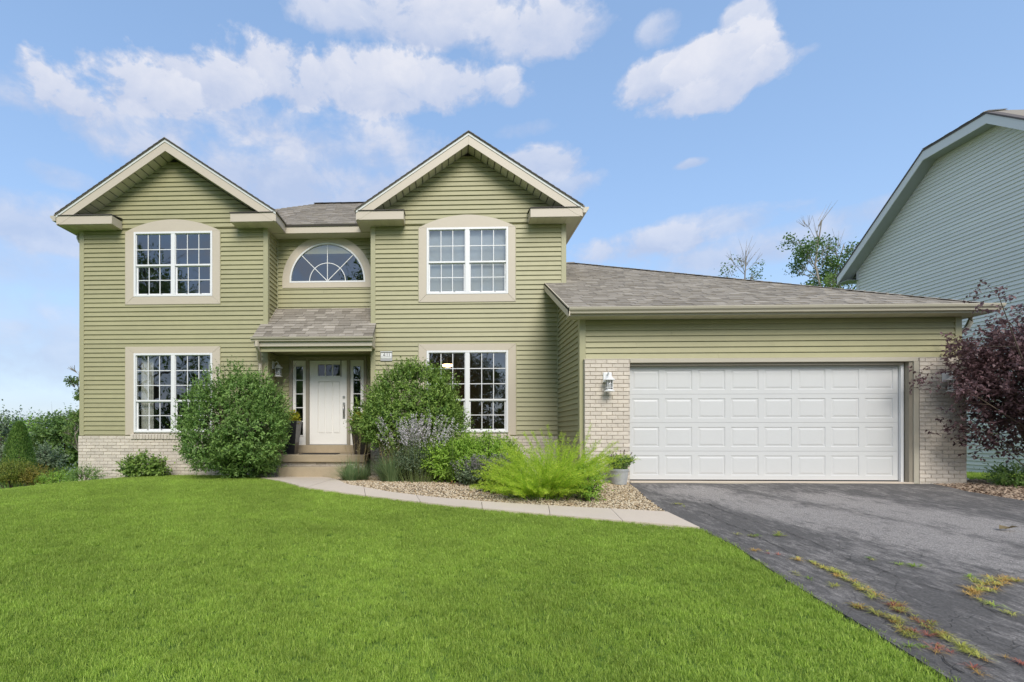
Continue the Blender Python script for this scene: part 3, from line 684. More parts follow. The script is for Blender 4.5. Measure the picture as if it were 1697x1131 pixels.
# corner posts
def post(x0, x1, y0, y1, z0, z1, m=M_olv): return MB().box(x0, x1, y0, y1, z0, z1).build('corner_post', m, house, bev=.006)
post(LX0 - .02, LX0 + cp, YW - .024, YW + .09, ZB, ZE)
post(LX1 - cp, LX1 + .022, YW - .024, YW + .08, -.02, ZE)
post(LX1 + .001, LX1 + .03, YR - .032, YR - .001, -.42, ZE)
post(RX0 - .022, RX0 + cp, YW - .024, YW + .08, ZB, ZE)
post(RX0 - .03, RX0 - .001, YR - .032, YR - .001, -.42, ZE)
post(RX1 - cp, RX1 + .022, YW - .024, YW + .09, 2.2, ZE)

# ---- brick base under the wings
def brick_part(fr, u0, u1, z0, z1, back, single, proud=.012):
    o = MB().prism([fr.p(u0 + .001, z0, 0), fr.p(u1 - .001, z0, 0), fr.p(u1 - .001, z1 - .001, 0), fr.p(u0 + .001, z1 - .001, 0)], fr.n * -back).build('brick_wall', M_mort, house)
    bricks(fr, u0, u1, z0, z1, o, single, proud); return o
YBk = YW - .045
b1 = brick_part(Fr((0, YBk, 0), ux, un), LX0 - .02, LX1 + .03, -1.30, ZB - .008, .04, False)
b2 = brick_part(Fr((0, YBk, 0), ux, un), RX0 - .02, 2.33, -1.02, ZB - .008, .04, False)
# soldier course sill bricks under the lower windows
for (x0, x1) in ((-7.06, -5.2), (-.53, 1.31)):
    n_ = int((x1 - x0) / .0675)
    for i in range(n_):
        a = x0 + (x1 - x0) * i / n_; mb = MB(); mb.tint = min(1, max(0, R.gauss(.45, .3)))
        mb.add([(a + .004, YBk - .04, -.105), (a + .0635, YBk - .04, -.105), (a + .0635, YBk + .02, -.105), (a + .004, YBk + .02, -.105), (a + .004, YBk - .045, -.005), (a + .0635, YBk - .045, -.005), (a + .0635, YBk + .02, .012), (a + .004, YBk + .02, .012)],
               [(3, 2, 1, 0), (4, 5, 6, 7), (0, 1, 5, 4), (1, 2, 6, 5), (2, 3, 7, 6), (3, 0, 4, 7)])
        mb.build('sill_brick', M_brick, b1 if x0 < -4 else b2)
    MB().box(x0 - .002, x1 + .002, YBk - .028, YBk + .02, -.10, .0).build('mortar_bed', M_mort, b1 if x0 < -4 else b2)

# ---- windows
def rect_ring(mb, x0, x1, z0, z1, w_, y0, y1, wb=None, wt=None):
    wb = w_ if wb is None else wb; wt = w_ if wt is None else wt
    mb.box(x0, x0 + w_, y0, y1, z0, z1); mb.box(x1 - w_, x1, y0, y1, z0, z1); mb.box(x0 + w_, x1 - w_, y0, y1, z0, z0 + wb); mb.box(x0 + w_, x1 - w_, y0, y1, z1 - wt, z1)
def window(o, rows_t, rows_b, zm, blind=False):
    x0, x1, z0, z1 = o; W_ = MB(); rect_ring(W_, x0, x1, z0, z1, .045, YW - .036, YW + .07)
    xm = (x0 + x1) / 2; W_.box(xm - .045, xm + .045, YW - .034, YW + .07, z0 + .045, z1 - .045)
    win = W_.build('window', M_white, house, bev=.004)
    for (a, b) in ((x0 + .045, xm - .045), (xm + .045, x1 - .045)):
        for (c, d, rows, yy, ins) in ((zm, z1 - .045, rows_t, YW - .010, .012), (z0 + .045, zm, rows_b, YW + .014, .030)):
            sb = MB(); rect_ring(sb, a, b, c, d, ins, yy, yy + .03, wb=.03, wt=.012 if ins < .02 else .02)
            if ins < .02: sb.box(a, b, yy - .006, yy, c - .004, c + .034)
            sb.build('sash', M_white, win, bev=.002)
            A, B, Cc, D = a + ins, b - ins, c + .03, d - .012
            for i in range(3):
                for j in range(rows):
                    p0, p1 = A + (B - A) * i / 3, A + (B - A) * (i + 1) / 3; q0, q1 = Cc + (D - Cc) * j / rows, Cc + (D - Cc) * (j + 1) / rows
                    MB().add([(p0, yy + .012, q0), (p1, yy + .012, q0), (p1, yy + .012, q1), (p0, yy + .012, q1)], [(0, 1, 2, 3)]).build('pane', M_glass, win)
            mu = MB()
            for i in (1, 2): mu.box(A + (B - A) * i / 3 - .008, A + (B - A) * i / 3 + .008, yy + .002, yy + .010, Cc, D)
            for j in range(1, rows): mu.box(A, B, yy + .003, yy + .009, Cc + (D - Cc) * j / rows - .008, Cc + (D - Cc) * j / rows + .008)
            mu.build('muntin', M_white, win)
            if ins > .02:
                for q in (.3, .72): MB().box(A + (B - A) * q - .018, A + (B - A) * q + .018, yy - .008, yy, c + .012, c + .022).build('sash_lift', M_ink, win)
        if blind:
            bl = MB()
            z = z0 + .06
            while z < z1 - .05: bl.add([(a, YW + .10, z + .024), (b, YW + .10, z + .024), (b, YW + .112, z), (a, YW + .112, z)], [(0, 1, 2, 3)]); z += .0225
            bl.build('blind', M_blind, win, kind='stuff')
    return win
def trim_mitre(win, x0, x1, z0, z1, o, top=True, bottom=True):
    a, b, c, d = o; y0, y1 = YW - .030, YW + .01
    def pr(poly): MB().prism([(p[0], y0, p[1]) for p in poly], (0, y1 - y0, 0)).build('casing', M_beige, win, bev=.003)
    e = .0015
    pr([(x0, z0), (a - e, c if bottom else z0), (a - e, d), (x0, z1)]); pr([(b + e, c if bottom else z0), (x1, z0), (x1, z1), (b + e, d)])
    if bottom: pr([(x0 + 2 * e, z0), (x1 - 2 * e, z0), (b - e, c - e), (a + e, c - e)])
    if top: pr([(a, d + e), (b, d + e), (x1 - 2 * e, z1), (x0 + 2 * e, z1)])
    # olive channel round the casing
    ch = MB(); y2 = YW - .022
    ch.box(x0 - .014, x0 - .001, y2, y1, z0 - .012, z1 + .012); ch.box(x1 + .001, x1 + .014, y2, y1, z0 - .012, z1 + .012)
    if bottom: ch.box(x0 - .014, x1 + .014, y2 + .002, y1, z0 - .014, z0 - .001)
    if top: ch.box(x0 - .014, x1 + .014, y2 + .002, y1, z1 + .001, z1 + .014)
    ch.build('channel', M_olv, win)
W1 = window(w_ul, 2, 2, 3.745); W2 = window(w_ur, 2, 2, 3.735, blind=True); W3 = window(w_ll, 3, 2, .73); W4 = window(w_lr, 3, 2, .735)
def arch_top(win, x0, x1, zs, zt, o):
    a, b, c, d = o; h = zt - zs; hw = (x1 - x0) / 2; Rr = (hw * hw + h * h) / (2 * h); xc = (x0 + x1) / 2; zc = zt - Rr; y0 = YW - .030
    th = math.asin(hw / Rr); arc = [(xc + Rr * math.sin(th * (1 - 2 * i / 24)), zc + Rr * math.cos(th * (1 - 2 * i / 24))) for i in range(25)]
    MB().prism([(p[0], y0, p[1]) for p in [(x0, zs), (x1, zs)] + arc[1:-1]], (0, .04, 0)).build('arch_casing', M_beige, win)
    ch = MB()
    o2 = [(xc + (Rr + .014) * math.sin(th * (1 - 2 * i / 24)), zc + (Rr + .014) * math.cos(th * (1 - 2 * i / 24))) for i in range(25)]
    i2 = [(xc + (Rr + .001) * math.sin(th * (1 - 2 * i / 24)), zc + (Rr + .001) * math.cos(th * (1 - 2 * i / 24))) for i in range(25)]
    for i in range(24): ch.prism([(i2[i][0], YW - .02, i2[i][1]), (o2[i][0], YW - .02, o2[i][1]), (o2[i + 1][0], YW - .02, o2[i + 1][1]), (i2[i + 1][0], YW - .02, i2[i + 1][1])], (0, .025, 0))
    ch.build('channel', M_olv, win)
for (win, o, x0, x1, z0, zs, zt) in ((W1, w_ul, -7.213, -5.07, 2.885, 4.51, 4.765), (W2, w_ur, -.667, 1.43, 2.875, 4.505, 4.765)):
    trim_mitre(win, x0, x1, z0, o[3], o, top=False); arch_top(win, x0, x1, o[3] + .0015, zt, o)
trim_mitre(W3, -7.213, -5.07, -.015, 1.945, w_ll, bottom=False); trim_mitre(W4, -.667, 1.44, -.015, 1.965, w_lr, bottom=False)
# sheer curtains in the lower left window
def curtain(x0, x1, z0, z1, par):
    mb = MB(); n_ = 24; vs = []
    for j in (z0, z1):
        for i in range(n_ + 1): vs.append((x0 + (x1 - x0) * i / n_, YW + .16 + .018 * math.sin(i * 1.55), j))
    mb.add(vs, [(i, i + 1, n_ + 2 + i, n_ + 1 + i) for i in range(n_)]); mb.build('curtain', M_curt, par, smooth=True)
curtain(-6.97, -6.68, .08, 1.76, W3); curtain(-5.42, -5.29, .08, 1.76, W3)
# half round window in the recess
aw = MB(); N_ = 28
def ring(mb, r0, r1, y0, y1, xc=AC, zc=AZ, a0=0, a1=math.pi, n_=28):
    for i in range(n_):
        t0 = a0 + (a1 - a0) * i / n_; t1 = a0 + (a1 - a0) * (i + 1) / n_
        p = [(xc + r * math.cos(t), y0, zc + r * math.sin(t)) for r, t in ((r0, t0), (r1, t0), (r1, t1), (r0, t1))]; mb.prism(p, (0, y1 - y0, 0))
ring(aw, AR - .035, AR, YR - .033, YR + .05); aw.box(AC - AR, AC + AR, YR - .034, YR + .05, AZ - .035, AZ)
awin = aw.build('arched_window', M_white, house)
for k_ in range(4):
    for (r0, r1) in ((0, .42), (.42, AR - .035)):
        t0, t1 = math.pi * k_ / 4, math.pi * (k_ + 1) / 4; n_ = 8
        arc = [(AC + r1 * math.cos(t0 + (t1 - t0) * i / n_), YR - .005, AZ + r1 * math.sin(t0 + (t1 - t0) * i / n_)) for i in range(n_ + 1)]
        inn = [(AC + r0 * math.cos(t0 + (t1 - t0) * i / n_), YR - .005, AZ + r0 * math.sin(t0 + (t1 - t0) * i / n_)) for i in range(n_, -1, -1)] if r0 else [(AC, YR - .005, AZ)]
        MB().add(arc + inn, [tuple(range(len(arc + inn)))]).build('pane', M_glass, awin)
mu = MB(); ring(mu, .412, .428, YR - .013, YR - .007)
for k_ in (1, 2, 3):
    t = math.pi * k_ / 4; d = Vector((math.cos(t), 0, math.sin(t))); s_ = Vector((-d.z, 0, d.x)) * .008; c0 = Vector((AC, YR - .015, AZ))
    mu.prism([c0 - s_, c0 + d * (AR - .03) - s_, c0 + d * (AR - .03) + s_, c0 + s_], (0, .007, 0))
mu.build('muntin', M_white, awin)
tr = MB(); ring(tr, AR + .002, 1.055, YR - .030, YR + .01); tr.box(AC - 1.055, AC + 1.055, YR - .030, YR + .01, AZ - .155, AZ - .037)
tr.box(AC - 1.055, AC - AR - .002, YR - .0295, YR + .01, AZ - .037, AZ); tr.box(AC + AR + .002, AC + 1.055, YR - .0295, YR + .01, AZ - .037, AZ); tr.build('casing', M_beige, awin)
ch = MB(); ring(ch, 1.056, 1.070, YR - .023, YR + .01); ch.build('channel', M_olv, awin)
# close the corners behind the half round frame
cf = MB()
for sgn in (-1, 1):
    n_ = 12; arc = [(AC + sgn * AR * math.cos(math.pi / 2 * i / n_), YR + .055, AZ + AR * math.sin(math.pi / 2 * i / n_)) for i in range(n_ + 1)]
    for i in range(n_): cf.prism([arc[i], (AC + sgn * (AR + .02), YR + .055, arc[i][2]), (AC + sgn * (AR + .02), YR + .055, arc[i + 1][2]), arc[i + 1]], (0, .04, 0))
cf.build('wall', M_olv, house)

# ---- rooms behind the glass
rm = MB()
for (x0, x1, y0, z0, z1) in ((LX0 + .13, LX1 - .13, YW + .125, -.25, 2.3), (LX0 + .13, LX1 - .13, YW + .125, 2.5, 4.54), (RX0 + .13, RX1 - .13, YW + .125, -.25, 2.3), (RX0 + .13, RX1 - .13, YW + .125, 2.5, 4.54),
                             (LX1 + .005, RX0 - .005, YR + .125, -.25, 2.3), (LX1 + .005, RX0 - .005, YR + .125, 2.5, 4.54)):
    y1 = y0 + 3.6; T = .04
    rm.box(x0, x1, y1, y1 + T, z0, z1); rm.box(x0 - T, x0, y0, y1, z0, z1); rm.box(x1, x1 + T, y0, y1, z0, z1); rm.box(x0, x1, y0, y1, z0 - T, z0); rm.box(x0, x1, y0, y1, z1, z1 + T)
rm.build('interior', M_room, house)
for (cx, cz, par) in ((-.05, 1.86, house),):
    M_lamp = mat('lamp_glow', (1, .85, .6), .5); bb = M_lamp.node_tree.nodes['Principled BSDF']; bb.inputs['Emission Color'].default_value = (1, .62, .3, 1); bb.inputs['Emission Strength'].default_value = 7
    MB().lathe((cx, 12.6, cz - .05), [(.02, -.04), (.12, -.02), (.14, .03)], 16).build('ceiling_lamp', M_lamp, house)
    MB().tube([(cx, 12.6, cz), (cx, 12.6, 2.3)], .01, 6).build('lamp_cord', M_ink, house)

# ---- entry door, sidelights
fx0, fx1, fz0, fz1 = -3.72, -1.91, -.43, 1.80
dx0, dx1, dz0, dz1 = -3.254, -2.376, -.235, 1.715
M_taupe = mat('taupe_door_frame', (.30, .265, .205), .5, nz=(3, .05))
fb = MB()
for (a, b) in ((fx0, fx0 + .07), (dx0 - .075, dx0 - .006), (dx1 + .006, dx1 + .075), (fx1 - .07, fx1)): fb.box(a, b, YR - .05, YR + .09, -.25, fz1 - .075)
fb.box(fx0, fx1, YR - .05, YR + .09, fz1 - .075, fz1)
dframe = fb.build('door_frame', M_taupe, house, bev=.004)
MB().box(fx0, fx1, YR - .16, YR + .09, -.43, -.251).build('threshold', M_step, dframe, bev=.006)
MB().box(dx0 - .03, dx1 + .03, YR - .07, YR - .03, -.2505, -.235).build('threshold_strip', M_metal, dframe)
door = MB()
yd = YR + .005; lz0, lz1 = 1.36, 1.625; lx0, lx1 = dx0 + .195, dx1 - .165
# door leaf as stiles, rails, shaker planks
for (a, b, c, d, y) in ((dx0, lx0, dz0, dz1, yd), (lx1, dx1, dz0, dz1, yd), (lx0, lx1, lz1, dz1, yd), (lx0, lx1, 1.23, lz0, yd), (lx0, lx1, dz0, .02, yd)): door.box(a, b, y, y + .045, c, d)
leaf = door.build('door', M_door, house)
for i in range(3):
    a = lx0 + (lx1 - lx0) * i / 3 + .012; b = lx0 + (lx1 - lx0) * (i + 1) / 3 - .012
    MB().box(a, b, yd + .010, yd + .04, .035, 1.215).build('door_panel', M_door, leaf, bev=.006)
    a = lx0 + (lx1 - lx0) * i / 3 + .011; b = lx0 + (lx1 - lx0) * (i + 1) / 3 - .011
    MB().add([(a, yd + .02, lz0), (b, yd + .02, lz0), (b, yd + .02, lz1), (a, yd + .02, lz1)], [(0, 1, 2, 3)]).build('door_light', M_dglass, leaf)
st = MB(); st.box(lx0, lx1, yd + .028, yd + .044, .02, 1.23)
for i in (1, 2): x = lx0 + (lx1 - lx0) * i / 3; st.box(x - .011, x + .011, yd + .003, yd + .04, lz0, lz1)
st.build('door_rail', M_door, leaf)
MB().tube([(dx1 - .07, yd - .02, .865), (dx1 - .07, yd + .002, .865)], .03, 14).build('deadbolt', M_metal, leaf)
MB().box(dx1 - .10, dx1 - .04, yd - .008, yd, .36, .74).build('handle_plate', M_metal, leaf, bev=.004)
MB().tube([(dx1 - .07, yd - .004, .68), (dx1 - .07, yd - .05, .66), (dx1 - .07, yd - .055, .52), (dx1 - .07, yd - .004, .40)], .011, 8).build('handle', M_metal, leaf, smooth=True)
MB().box(dx1 - .148, dx1 - .132, yd - .018, yd - .004, 1.34, dz1 + .05).build('screen_latch_strap', M_ink, leaf)
for (a, b) in ((fx0 + .075, dx0 - .08), (dx1 + .08, fx1 - .075)):
    s_ = MB(); ga, gb2, gc, gd = (a + b) / 2 - .085, (a + b) / 2 + .085, -.02, 1.58
    s_.box(a, ga - .02, YR + .0, YR + .04, -.25, fz1 - .08); s_.box(gb2 + .02, b, YR, YR + .04, -.25, fz1 - .08); s_.box(ga - .02, gb2 + .02, YR, YR + .04, -.25, gc - .02); s_.box(ga - .02, gb2 + .02, YR, YR + .04, gd + .02, fz1 - .08)
    rect_ring(s_, ga - .02, gb2 + .02, gc - .02, gd + .02, .02, YR - .012, YR + .035)
    sl_ = s_.build('sidelight', M_door, house)
    for j in range(5):
        c, d = gc + (gd - gc) * j / 5, gc + (gd - gc) * (j + 1) / 5
        MB().add([(ga, YR + .015, c + .006), (gb2, YR + .015, c + .006), (gb2, YR + .015, d - .006), (ga, YR + .015, d - .006)], [(0, 1, 2, 3)]).build('pane', M_glass, sl_)
        if j: MB().box(ga, gb2, YR - .003, YR + .02, c - .009, c + .009).build('muntin', M_white, sl_)

# ---- gables: rakes, soffit boards, returns, side eaves, gutters
def gable(xl, xr, left_in, right_in, Yl, Yr):
    xc = (xl + xr) / 2; ze = 4.74; sl = (ZA - ze) / (xc - xl); vt = .235
    for sg, xe in ((-1, xl), (1, xr)):
        # rake board (mitred at the apex)
        pts = [(xe, ze), (xc, ZA), (xc, ZA - vt - .03), (xe + -sg * (.055 if True else 0) * 1.0, ze - vt + .05), (xe, ze - .17)]
        pts = [(xe, ze), (xc, ZA), (xc, ZA - vt), (xe - sg * .12, ze + .12 * sl - vt), (xe, 4.545)]
        rb_ = MB().prism([(p[0], YE, p[1]) for p in pts], (0, .022, 0)).build('rake_board', M_beige, house, bev=.003)
        dp = [(xe, ze + .004), (xc, ZA + .004), (xc, ZA - .045), (xe, ze - .045)]
        MB().prism([(p[0], YE - .012, p[1]) for p in dp], (0, .012, 0)).build('drip_edge', M_sagew, rb_)
        # soffit boards along the rake
        L_ = xc - xl; n_ = 17
        for i in range(n_):
            t0, t1 = i / n_, (i + 1) / n_; q = []
            for t in (t0 + .004, t1 - .004): q.append((xe + (xc - xe) * t, ze + (ZA - ze) * t - .205))
            mb = MB(); mb.tint = R.random()
            mb.prism([(q[0][0], YE + .024, q[0][1]), (q[1][0], YE + .024, q[1][1]), (q[1][0], YW - .004, q[1][1]), (q[0][0], YW - .004, q[0][1])], (0, 0, .012)); mb.build('soffit_board', M_soff, rb_)
        # roof slab of this slope
        yb = 13.3
        slab = MB(); t_ = .05
        slab.prism([(xe - sg * -.03, YE - .03, ze + .006 - .02), (xc, YE - .03, ZA + .012), (xc, YE - .03, ZA + .012 + t_ * .7), (xe + sg * .03, YE - .03, ze + .006 - .02 + t_ * .6)], (0, yb - YE, 0))
        sl_ = slab.build('roof_slope', M_shin, house)
        cap = MB()
        n2_ = int(2.9 / .14)
        for i in range(n2_):
            t0, t1 = i / n2_, (i + 1.1) / n2_; cap.tint = R.random()
            a = (xe + (xc - xe) * t0, ze + (ZA - ze) * t0 + .03 + .006); b = (xe + (xc - xe) * min(t1, 1), ze + (ZA - ze) * min(t1, 1) + .03)
            cap.prism([(a[0], YE - .042, a[1] - .012), (b[0], YE - .042, b[1] - .012), (b[0], YE - .042, b[1]), (a[0], YE - .042, a[1] + .006)], (0, .16, 0))
        cap.build('shingle_edge', M_shind, sl_, kind='stuff')
        # side eave: soffit, fascia
        y2 = Yl if sg < 0 else Yr; xin = left_in if sg < 0 else right_in
        a, b = sorted((xe, xin))
        MB().box(a, b, YE + .022, y2, 4.545, 4.56).build('eave_soffit', M_soff, house)
        MB().box(*sorted((xe, xe - sg * .02)), YE + .0222, y2, 4.54, 4.73).build('fascia', M_beige, house)
    return xc
gable(-8.524, -3.700, LX0, LX1, 17.0, 10.66)
gable(-1.980, 2.786, RX0, RX1, 10.66, 17.0)
def ret(xo, xi):
    """cornice return box with a small shingled top"""
    a, b = sorted((xo, xi)); zt = 4.735; zb_ = 4.55
    r_ = MB().box(a, b, YE + .003, YW - .02, zb_, zt).build('cornice_return', M_beige, house, bev=.004)
    mb = MB(); mb.tint = .3; mb.add([(a - .01, YE - .02, zt + .002), (b + .01, YE - .02, zt + .002), (b + .01, YW - .018, zt + .06), (a - .01, YW - .018, zt + .06), (a - .01, YE - .02, zt + .014), (b + .01, YE - .02, zt + .014), (b + .01, YW - .018, zt + .075), (a - .01, YW - .018, zt + .075)],
           [(3, 2, 1, 0), (4, 5, 6, 7), (0, 1, 5, 4), (1, 2, 6, 5), (2, 3, 7, 6), (3, 0, 4, 7)]); mb.build('return_shingles', M_shind, r_)
    for i in range(int((b - a) / .15)):
        x = a + .02 + i * .15; mb = MB(); mb.tint = R.random(); mb.box(x, x + .145, YE + .02, YW - .022, zb_ - .008, zb_ - .001); mb.build('soffit_board', M_soff, r_)
ret(-8.47, -7.29); ret(-4.69, -3.755); ret(-1.925, -.965); ret(1.70, 2.73)
def gutter(p0, p1, outv, parent, m=M_gut, h=.115, d=.12):
    """open K-style trough from p0 to p1 (top back edge), outv points away from the fascia"""
    p0, p1, o_ = Vector(p0), Vector(p1), Vector(outv); prof = [(0, 0), (0, -h), (d * .55, -h), (d * .62, -h * .72), (d * .9, -h * .45), (d, -h * .12), (d, 0), (d - .012, 0), (d - .012, -.012), (.006, -h + .02), (.006, 0)]
    pts = [p0 + o_ * a + Vector((0, 0, b)) for a, b in prof]; mb = MB(); n_ = len(pts); D = p1 - p0
    mb.add(pts + [q + D for q in pts], [(i, (i + 1) % n_, n_ + (i + 1) % n_, n_ + i) for i in range(n_)] + [tuple(range(6)), tuple(range(n_, n_ + 6))[::-1], (0, 5, 6), (n_, n_ + 6, n_ + 5)])
    return mb.build('gutter', m, parent)
gutter((-8.526, 10.03, 4.735), (-8.526, 17, 4.735), (-1, 0, 0), house); gutter((2.788, 10.03, 4.735), (2.788, 17, 4.735), (1, 0, 0), house)
# recess eave
MB().box(-3.70, -1.98, 10.66, 10.68, 4.545, 4.735).build('fascia', M_beige, house)
MB().box(-4.02, -1.70, 10.681, 10.995, 4.545, 4.56).build('eave_soffit', M_soff, house)
# main roof
P0 = Vector((-7.0, 10.62, 4.72)); sv = Vector((0, 3.18, 2.01)); smx = sv.length; sv.normalize(); nv = Vector((0, -sv.z, sv.y))
def mrng(s_):
    f = s_ / smx; return (0 + 3.1 * f, 8.6 - 3.1 * f)
sub = MB(); sub.prism([P0, P0 + Vector((8.6, 0, 0)), P0 + Vector((5.5, 0, 0)) + sv * smx, P0 + Vector((3.1, 0, 0)) + sv * smx], -nv * .04)
mr = sub.build('roof_slope', M_shind, house)
shingles(P0, (1, 0, 0), sv, nv, smx, mrng, mr)
rg = MB()
for i in range(11):
    x = -3.92 + i * .27; rg.tint = R.random(); rg.prism([(x, 13.66, 6.70), (x, 13.80, 6.755), (x, 13.94, 6.70)], (.275, 0, .004))
rg.build('ridge_cap', M_shind, mr, kind='stuff')
MB().add([(-3.9, 13.8, 6.72), (-1.5, 13.8, 6.72), (1.6, 17.3, 4.72), (-7.0, 17.3, 4.72)], [(0, 1, 2, 3)]).build('roof_slope', M_shind, house)
MB().add([(-3.9, 13.8, 6.72), (-7.0, 17.3, 4.72), (-7.0, 10.62, 4.72)], [(0, 1, 2)]).build('roof_slope', M_shind, house)
# downspouts
M_gutd = mat('taupe_downspout', (.50, .47, .38), .4, nz=(3, .06))
def downspout(pts, parent, m=M_gutd, w_=.04, d_=.032):
    mb = MB(); P = [Vector(p) for p in pts]; mb.tube(P, .043, 6); mb.build('downspout', m, parent)
downspout([(-8.42, 10.55, 4.62), (-8.42, 10.55, 4.45), (-8.38, 10.55, 4.37), (-8.30, 10.55, 4.32), (-8.285, 10.55, 4.22), (-8.285, 10.55, -1.0)], house)

# ---- porch roof
PX0, PX1 = -4.16, -1.60
py0, pz0, py1, pz1 = 9.93, 2.055, 10.995, 2.93
sv = Vector((0, py1 - py0, pz1 - pz0)); smx = sv.length; sv.normalize(); nv = Vector((0, -sv.z, sv.y))
def prng(s_):
    y = py0 + sv.y * s_; f = s_ / smx
    return (PX0 if y < YW - .03 else LX1 + .024, PX1 if y < YW - .03 else RX0 - .024)
pr = MB()
for (a, b, s0, s1) in ((PX0, PX1, 0, (YW - .03 - py0) / sv.y), (LX1 + .024, RX0 - .024, (YW - .03 - py0) / sv.y, smx)):
    q = Vector((0, py0, pz0)); pr.prism([q + sv * s0 + Vector((a, 0, 0)), q + sv * s0 + Vector((b, 0, 0)), q + sv * s1 + Vector((b, 0, 0)), q + sv * s1 + Vector((a, 0, 0))], -nv * .03)
proof = pr.build('porch_roof', M_shind, house)
NS = shingles((0, py0, pz0), (1, 0, 0), sv, nv, smx, prng, proof, nsingle=99, exp=.118, w=(.13, .28))
MB().box(PX0 + .02, PX1 - .02, py0 + .035, py0 + .055, 1.86, 2.03).build('fascia', M_gut, house)
gutter((PX0 - .02, py0 + .034, 2.045), (PX1 + .01, py0 + .034, 2.045), (0, -1, 0), house, h=.085, d=.10)
for x in (PX0 + .02, PX1 - .04): # rake ends
    MB().prism([(x, py0 + .056, 1.86), (x, py0 + .056, 2.04), (x, YW - .026, 2.36), (x, YW - .026, 1.86)], (.02, 0, 0)).build('rake_board', M_beige, proof)
MB().box(PX0 + .041, PX1 - .041, py0 + .056, YW - .026, 1.86, 1.875).build('porch_soffit', M_soff, house)
MB().box(LX1 + .03, RX0 - .03, YW - .0255, YR - .035, 1.845, 1.86).build('porch_ceiling', M_olv, house)
MB().box(LX1 - .06, RX0 + .06, py0 + .10, py0 + .14, 1.76, 1.859).build('porch_beam', M_olv, house)
downspout([(PX0 + .10, py0 - .01, 1.965), (PX0 + .10, py0 - .01, 1.87), (PX0 + .10, py0 + .10, 1.78), (PX0 + .02, YW - .15, 1.64), (PX0 + .01, YW - .07, 1.56), (PX0 + .01, YW - .065, 1.4), (PX0 + .01, YW - .085, -.75)], house, M_beige)
# step flashing where the porch roof meets the left wing
MB().prism([(LX1 + .004, YW - .02, pz0 + (YW - .02 - py0) * .82 + .03), (LX1 + .004, YR - .03, pz1 + .03), (LX1 + .004, YR - .03, pz1 - .03), (LX1 + .004, YW - .02, pz0 + (YW - .02 - py0) * .82 - .02)], (.02, 0, 0)).build('flashing', M_beige, proof)

# ---- garage
GX0, GX1 = 2.36, 8.93; DX0, DX1, DZ0, DZ1 = 3.207, 7.99, -.835, 1.262
gw = wall_boxes('wall', Fr((0, YG, 0), ux, un), GX0, GX1, -1.2, 2.06, [(DX0, DX1, -2, DZ1)], M_olv, house)
frGf = Fr((0, YG, 0), ux, un); siding(frGf, 1.345, 2.07, lambda z: (GX0 + .09, GX1 - .09), [], gw, joints=True)
gs = MB().box(GX0, GX0 + .12, YG + .121, YW - .03, -1.2, 2.2).build('wall', M_olv, house)
mb = MB(); mb.prism([(GX0, YG + .121, 2.2), (GX0, YW - .03, 2.2), (GX0, YW - .03, 3.12)], (.12, 0, 0)); mb.build('wall', M_olv, house)
frGs = Fr((GX0, 0, 0), (0, 1, 0), (-1, 0, 0))
siding(frGs, -.86, 3.05, lambda z: (YG + .085 if z < 2.12 else min(YW - .06, YG + .0 + (z - 2.02) * 1.93), YW - .028), [], gs)
MB().box(GX1 - .12, GX1, YG + .121, 15.0, -1.2, 2.05).build('wall', M_olv, house)
MB().box(GX0 + .13, GX1 - .13, YG + 5, YG + 5.1, -1.2, 2.05).build('wall', M_olv, house)
post(GX0 - .024, GX0 + .088, YG - .026, YG + .085, -.86, 2.06); post(GX1 - .088, GX1 + .024, YG - .026, YG + .085, 1.335, 2.06)
post(GX0 - .03, GX0 - .001, YW - .028, YW - .001, -.6, 3.1)
YP = YG - .095
p1 = brick_part(Fr((0, YP, 0), ux, un), GX0 + .045, DX0 - .005, -.87, 1.325, .09, True)
p2 = brick_part(Fr((0, YP, 0), ux, un), DX1 + .165, GX1 + .02, -.90, 1.325, .09, True)
brick_part(Fr((GX1 + .022, 0, 0), (0, 1, 0), (1, 0, 0)), YP + .001, YG + 3, -.90, 1.325, .02, False)
# header trim and jambs
hd = MB(); hd.box(GX0 + .04, GX1 + .02, YP - .004, YG - .02, 1.3255, 1.343); hd.box(DX0 - .003, DX1 + .15, YP - .012, YG - .02, DZ1 + .005, 1.325); hd.build('door_header', M_gut, house, bev=.004)
jb = MB(); jb.box(DX1 + .075, DX1 + .16, YP - .012, YG - .001, -.86, DZ1 + .004); jb.build('door_jamb', M_gut, house, bev=.004)
mb = MB(); mb.box(DX1 + .01, DX1 + .074, YG - .085, YG + .10, -.85, DZ1 + .004); mb.build('door_jamb', M_taupe, house)
mb = MB(); mb.box(DX1 - .045, DX1 + .009, YG + .00, YG + .05, -.84, DZ1 + .004); mb.build('door_stop', M_white, house)
mb = MB(); mb.box(DX0, DX1 - .046, YG - .05, YG + .05, DZ1 - .04, DZ1 + .004); mb.build('door_stop', M_taupe, house)
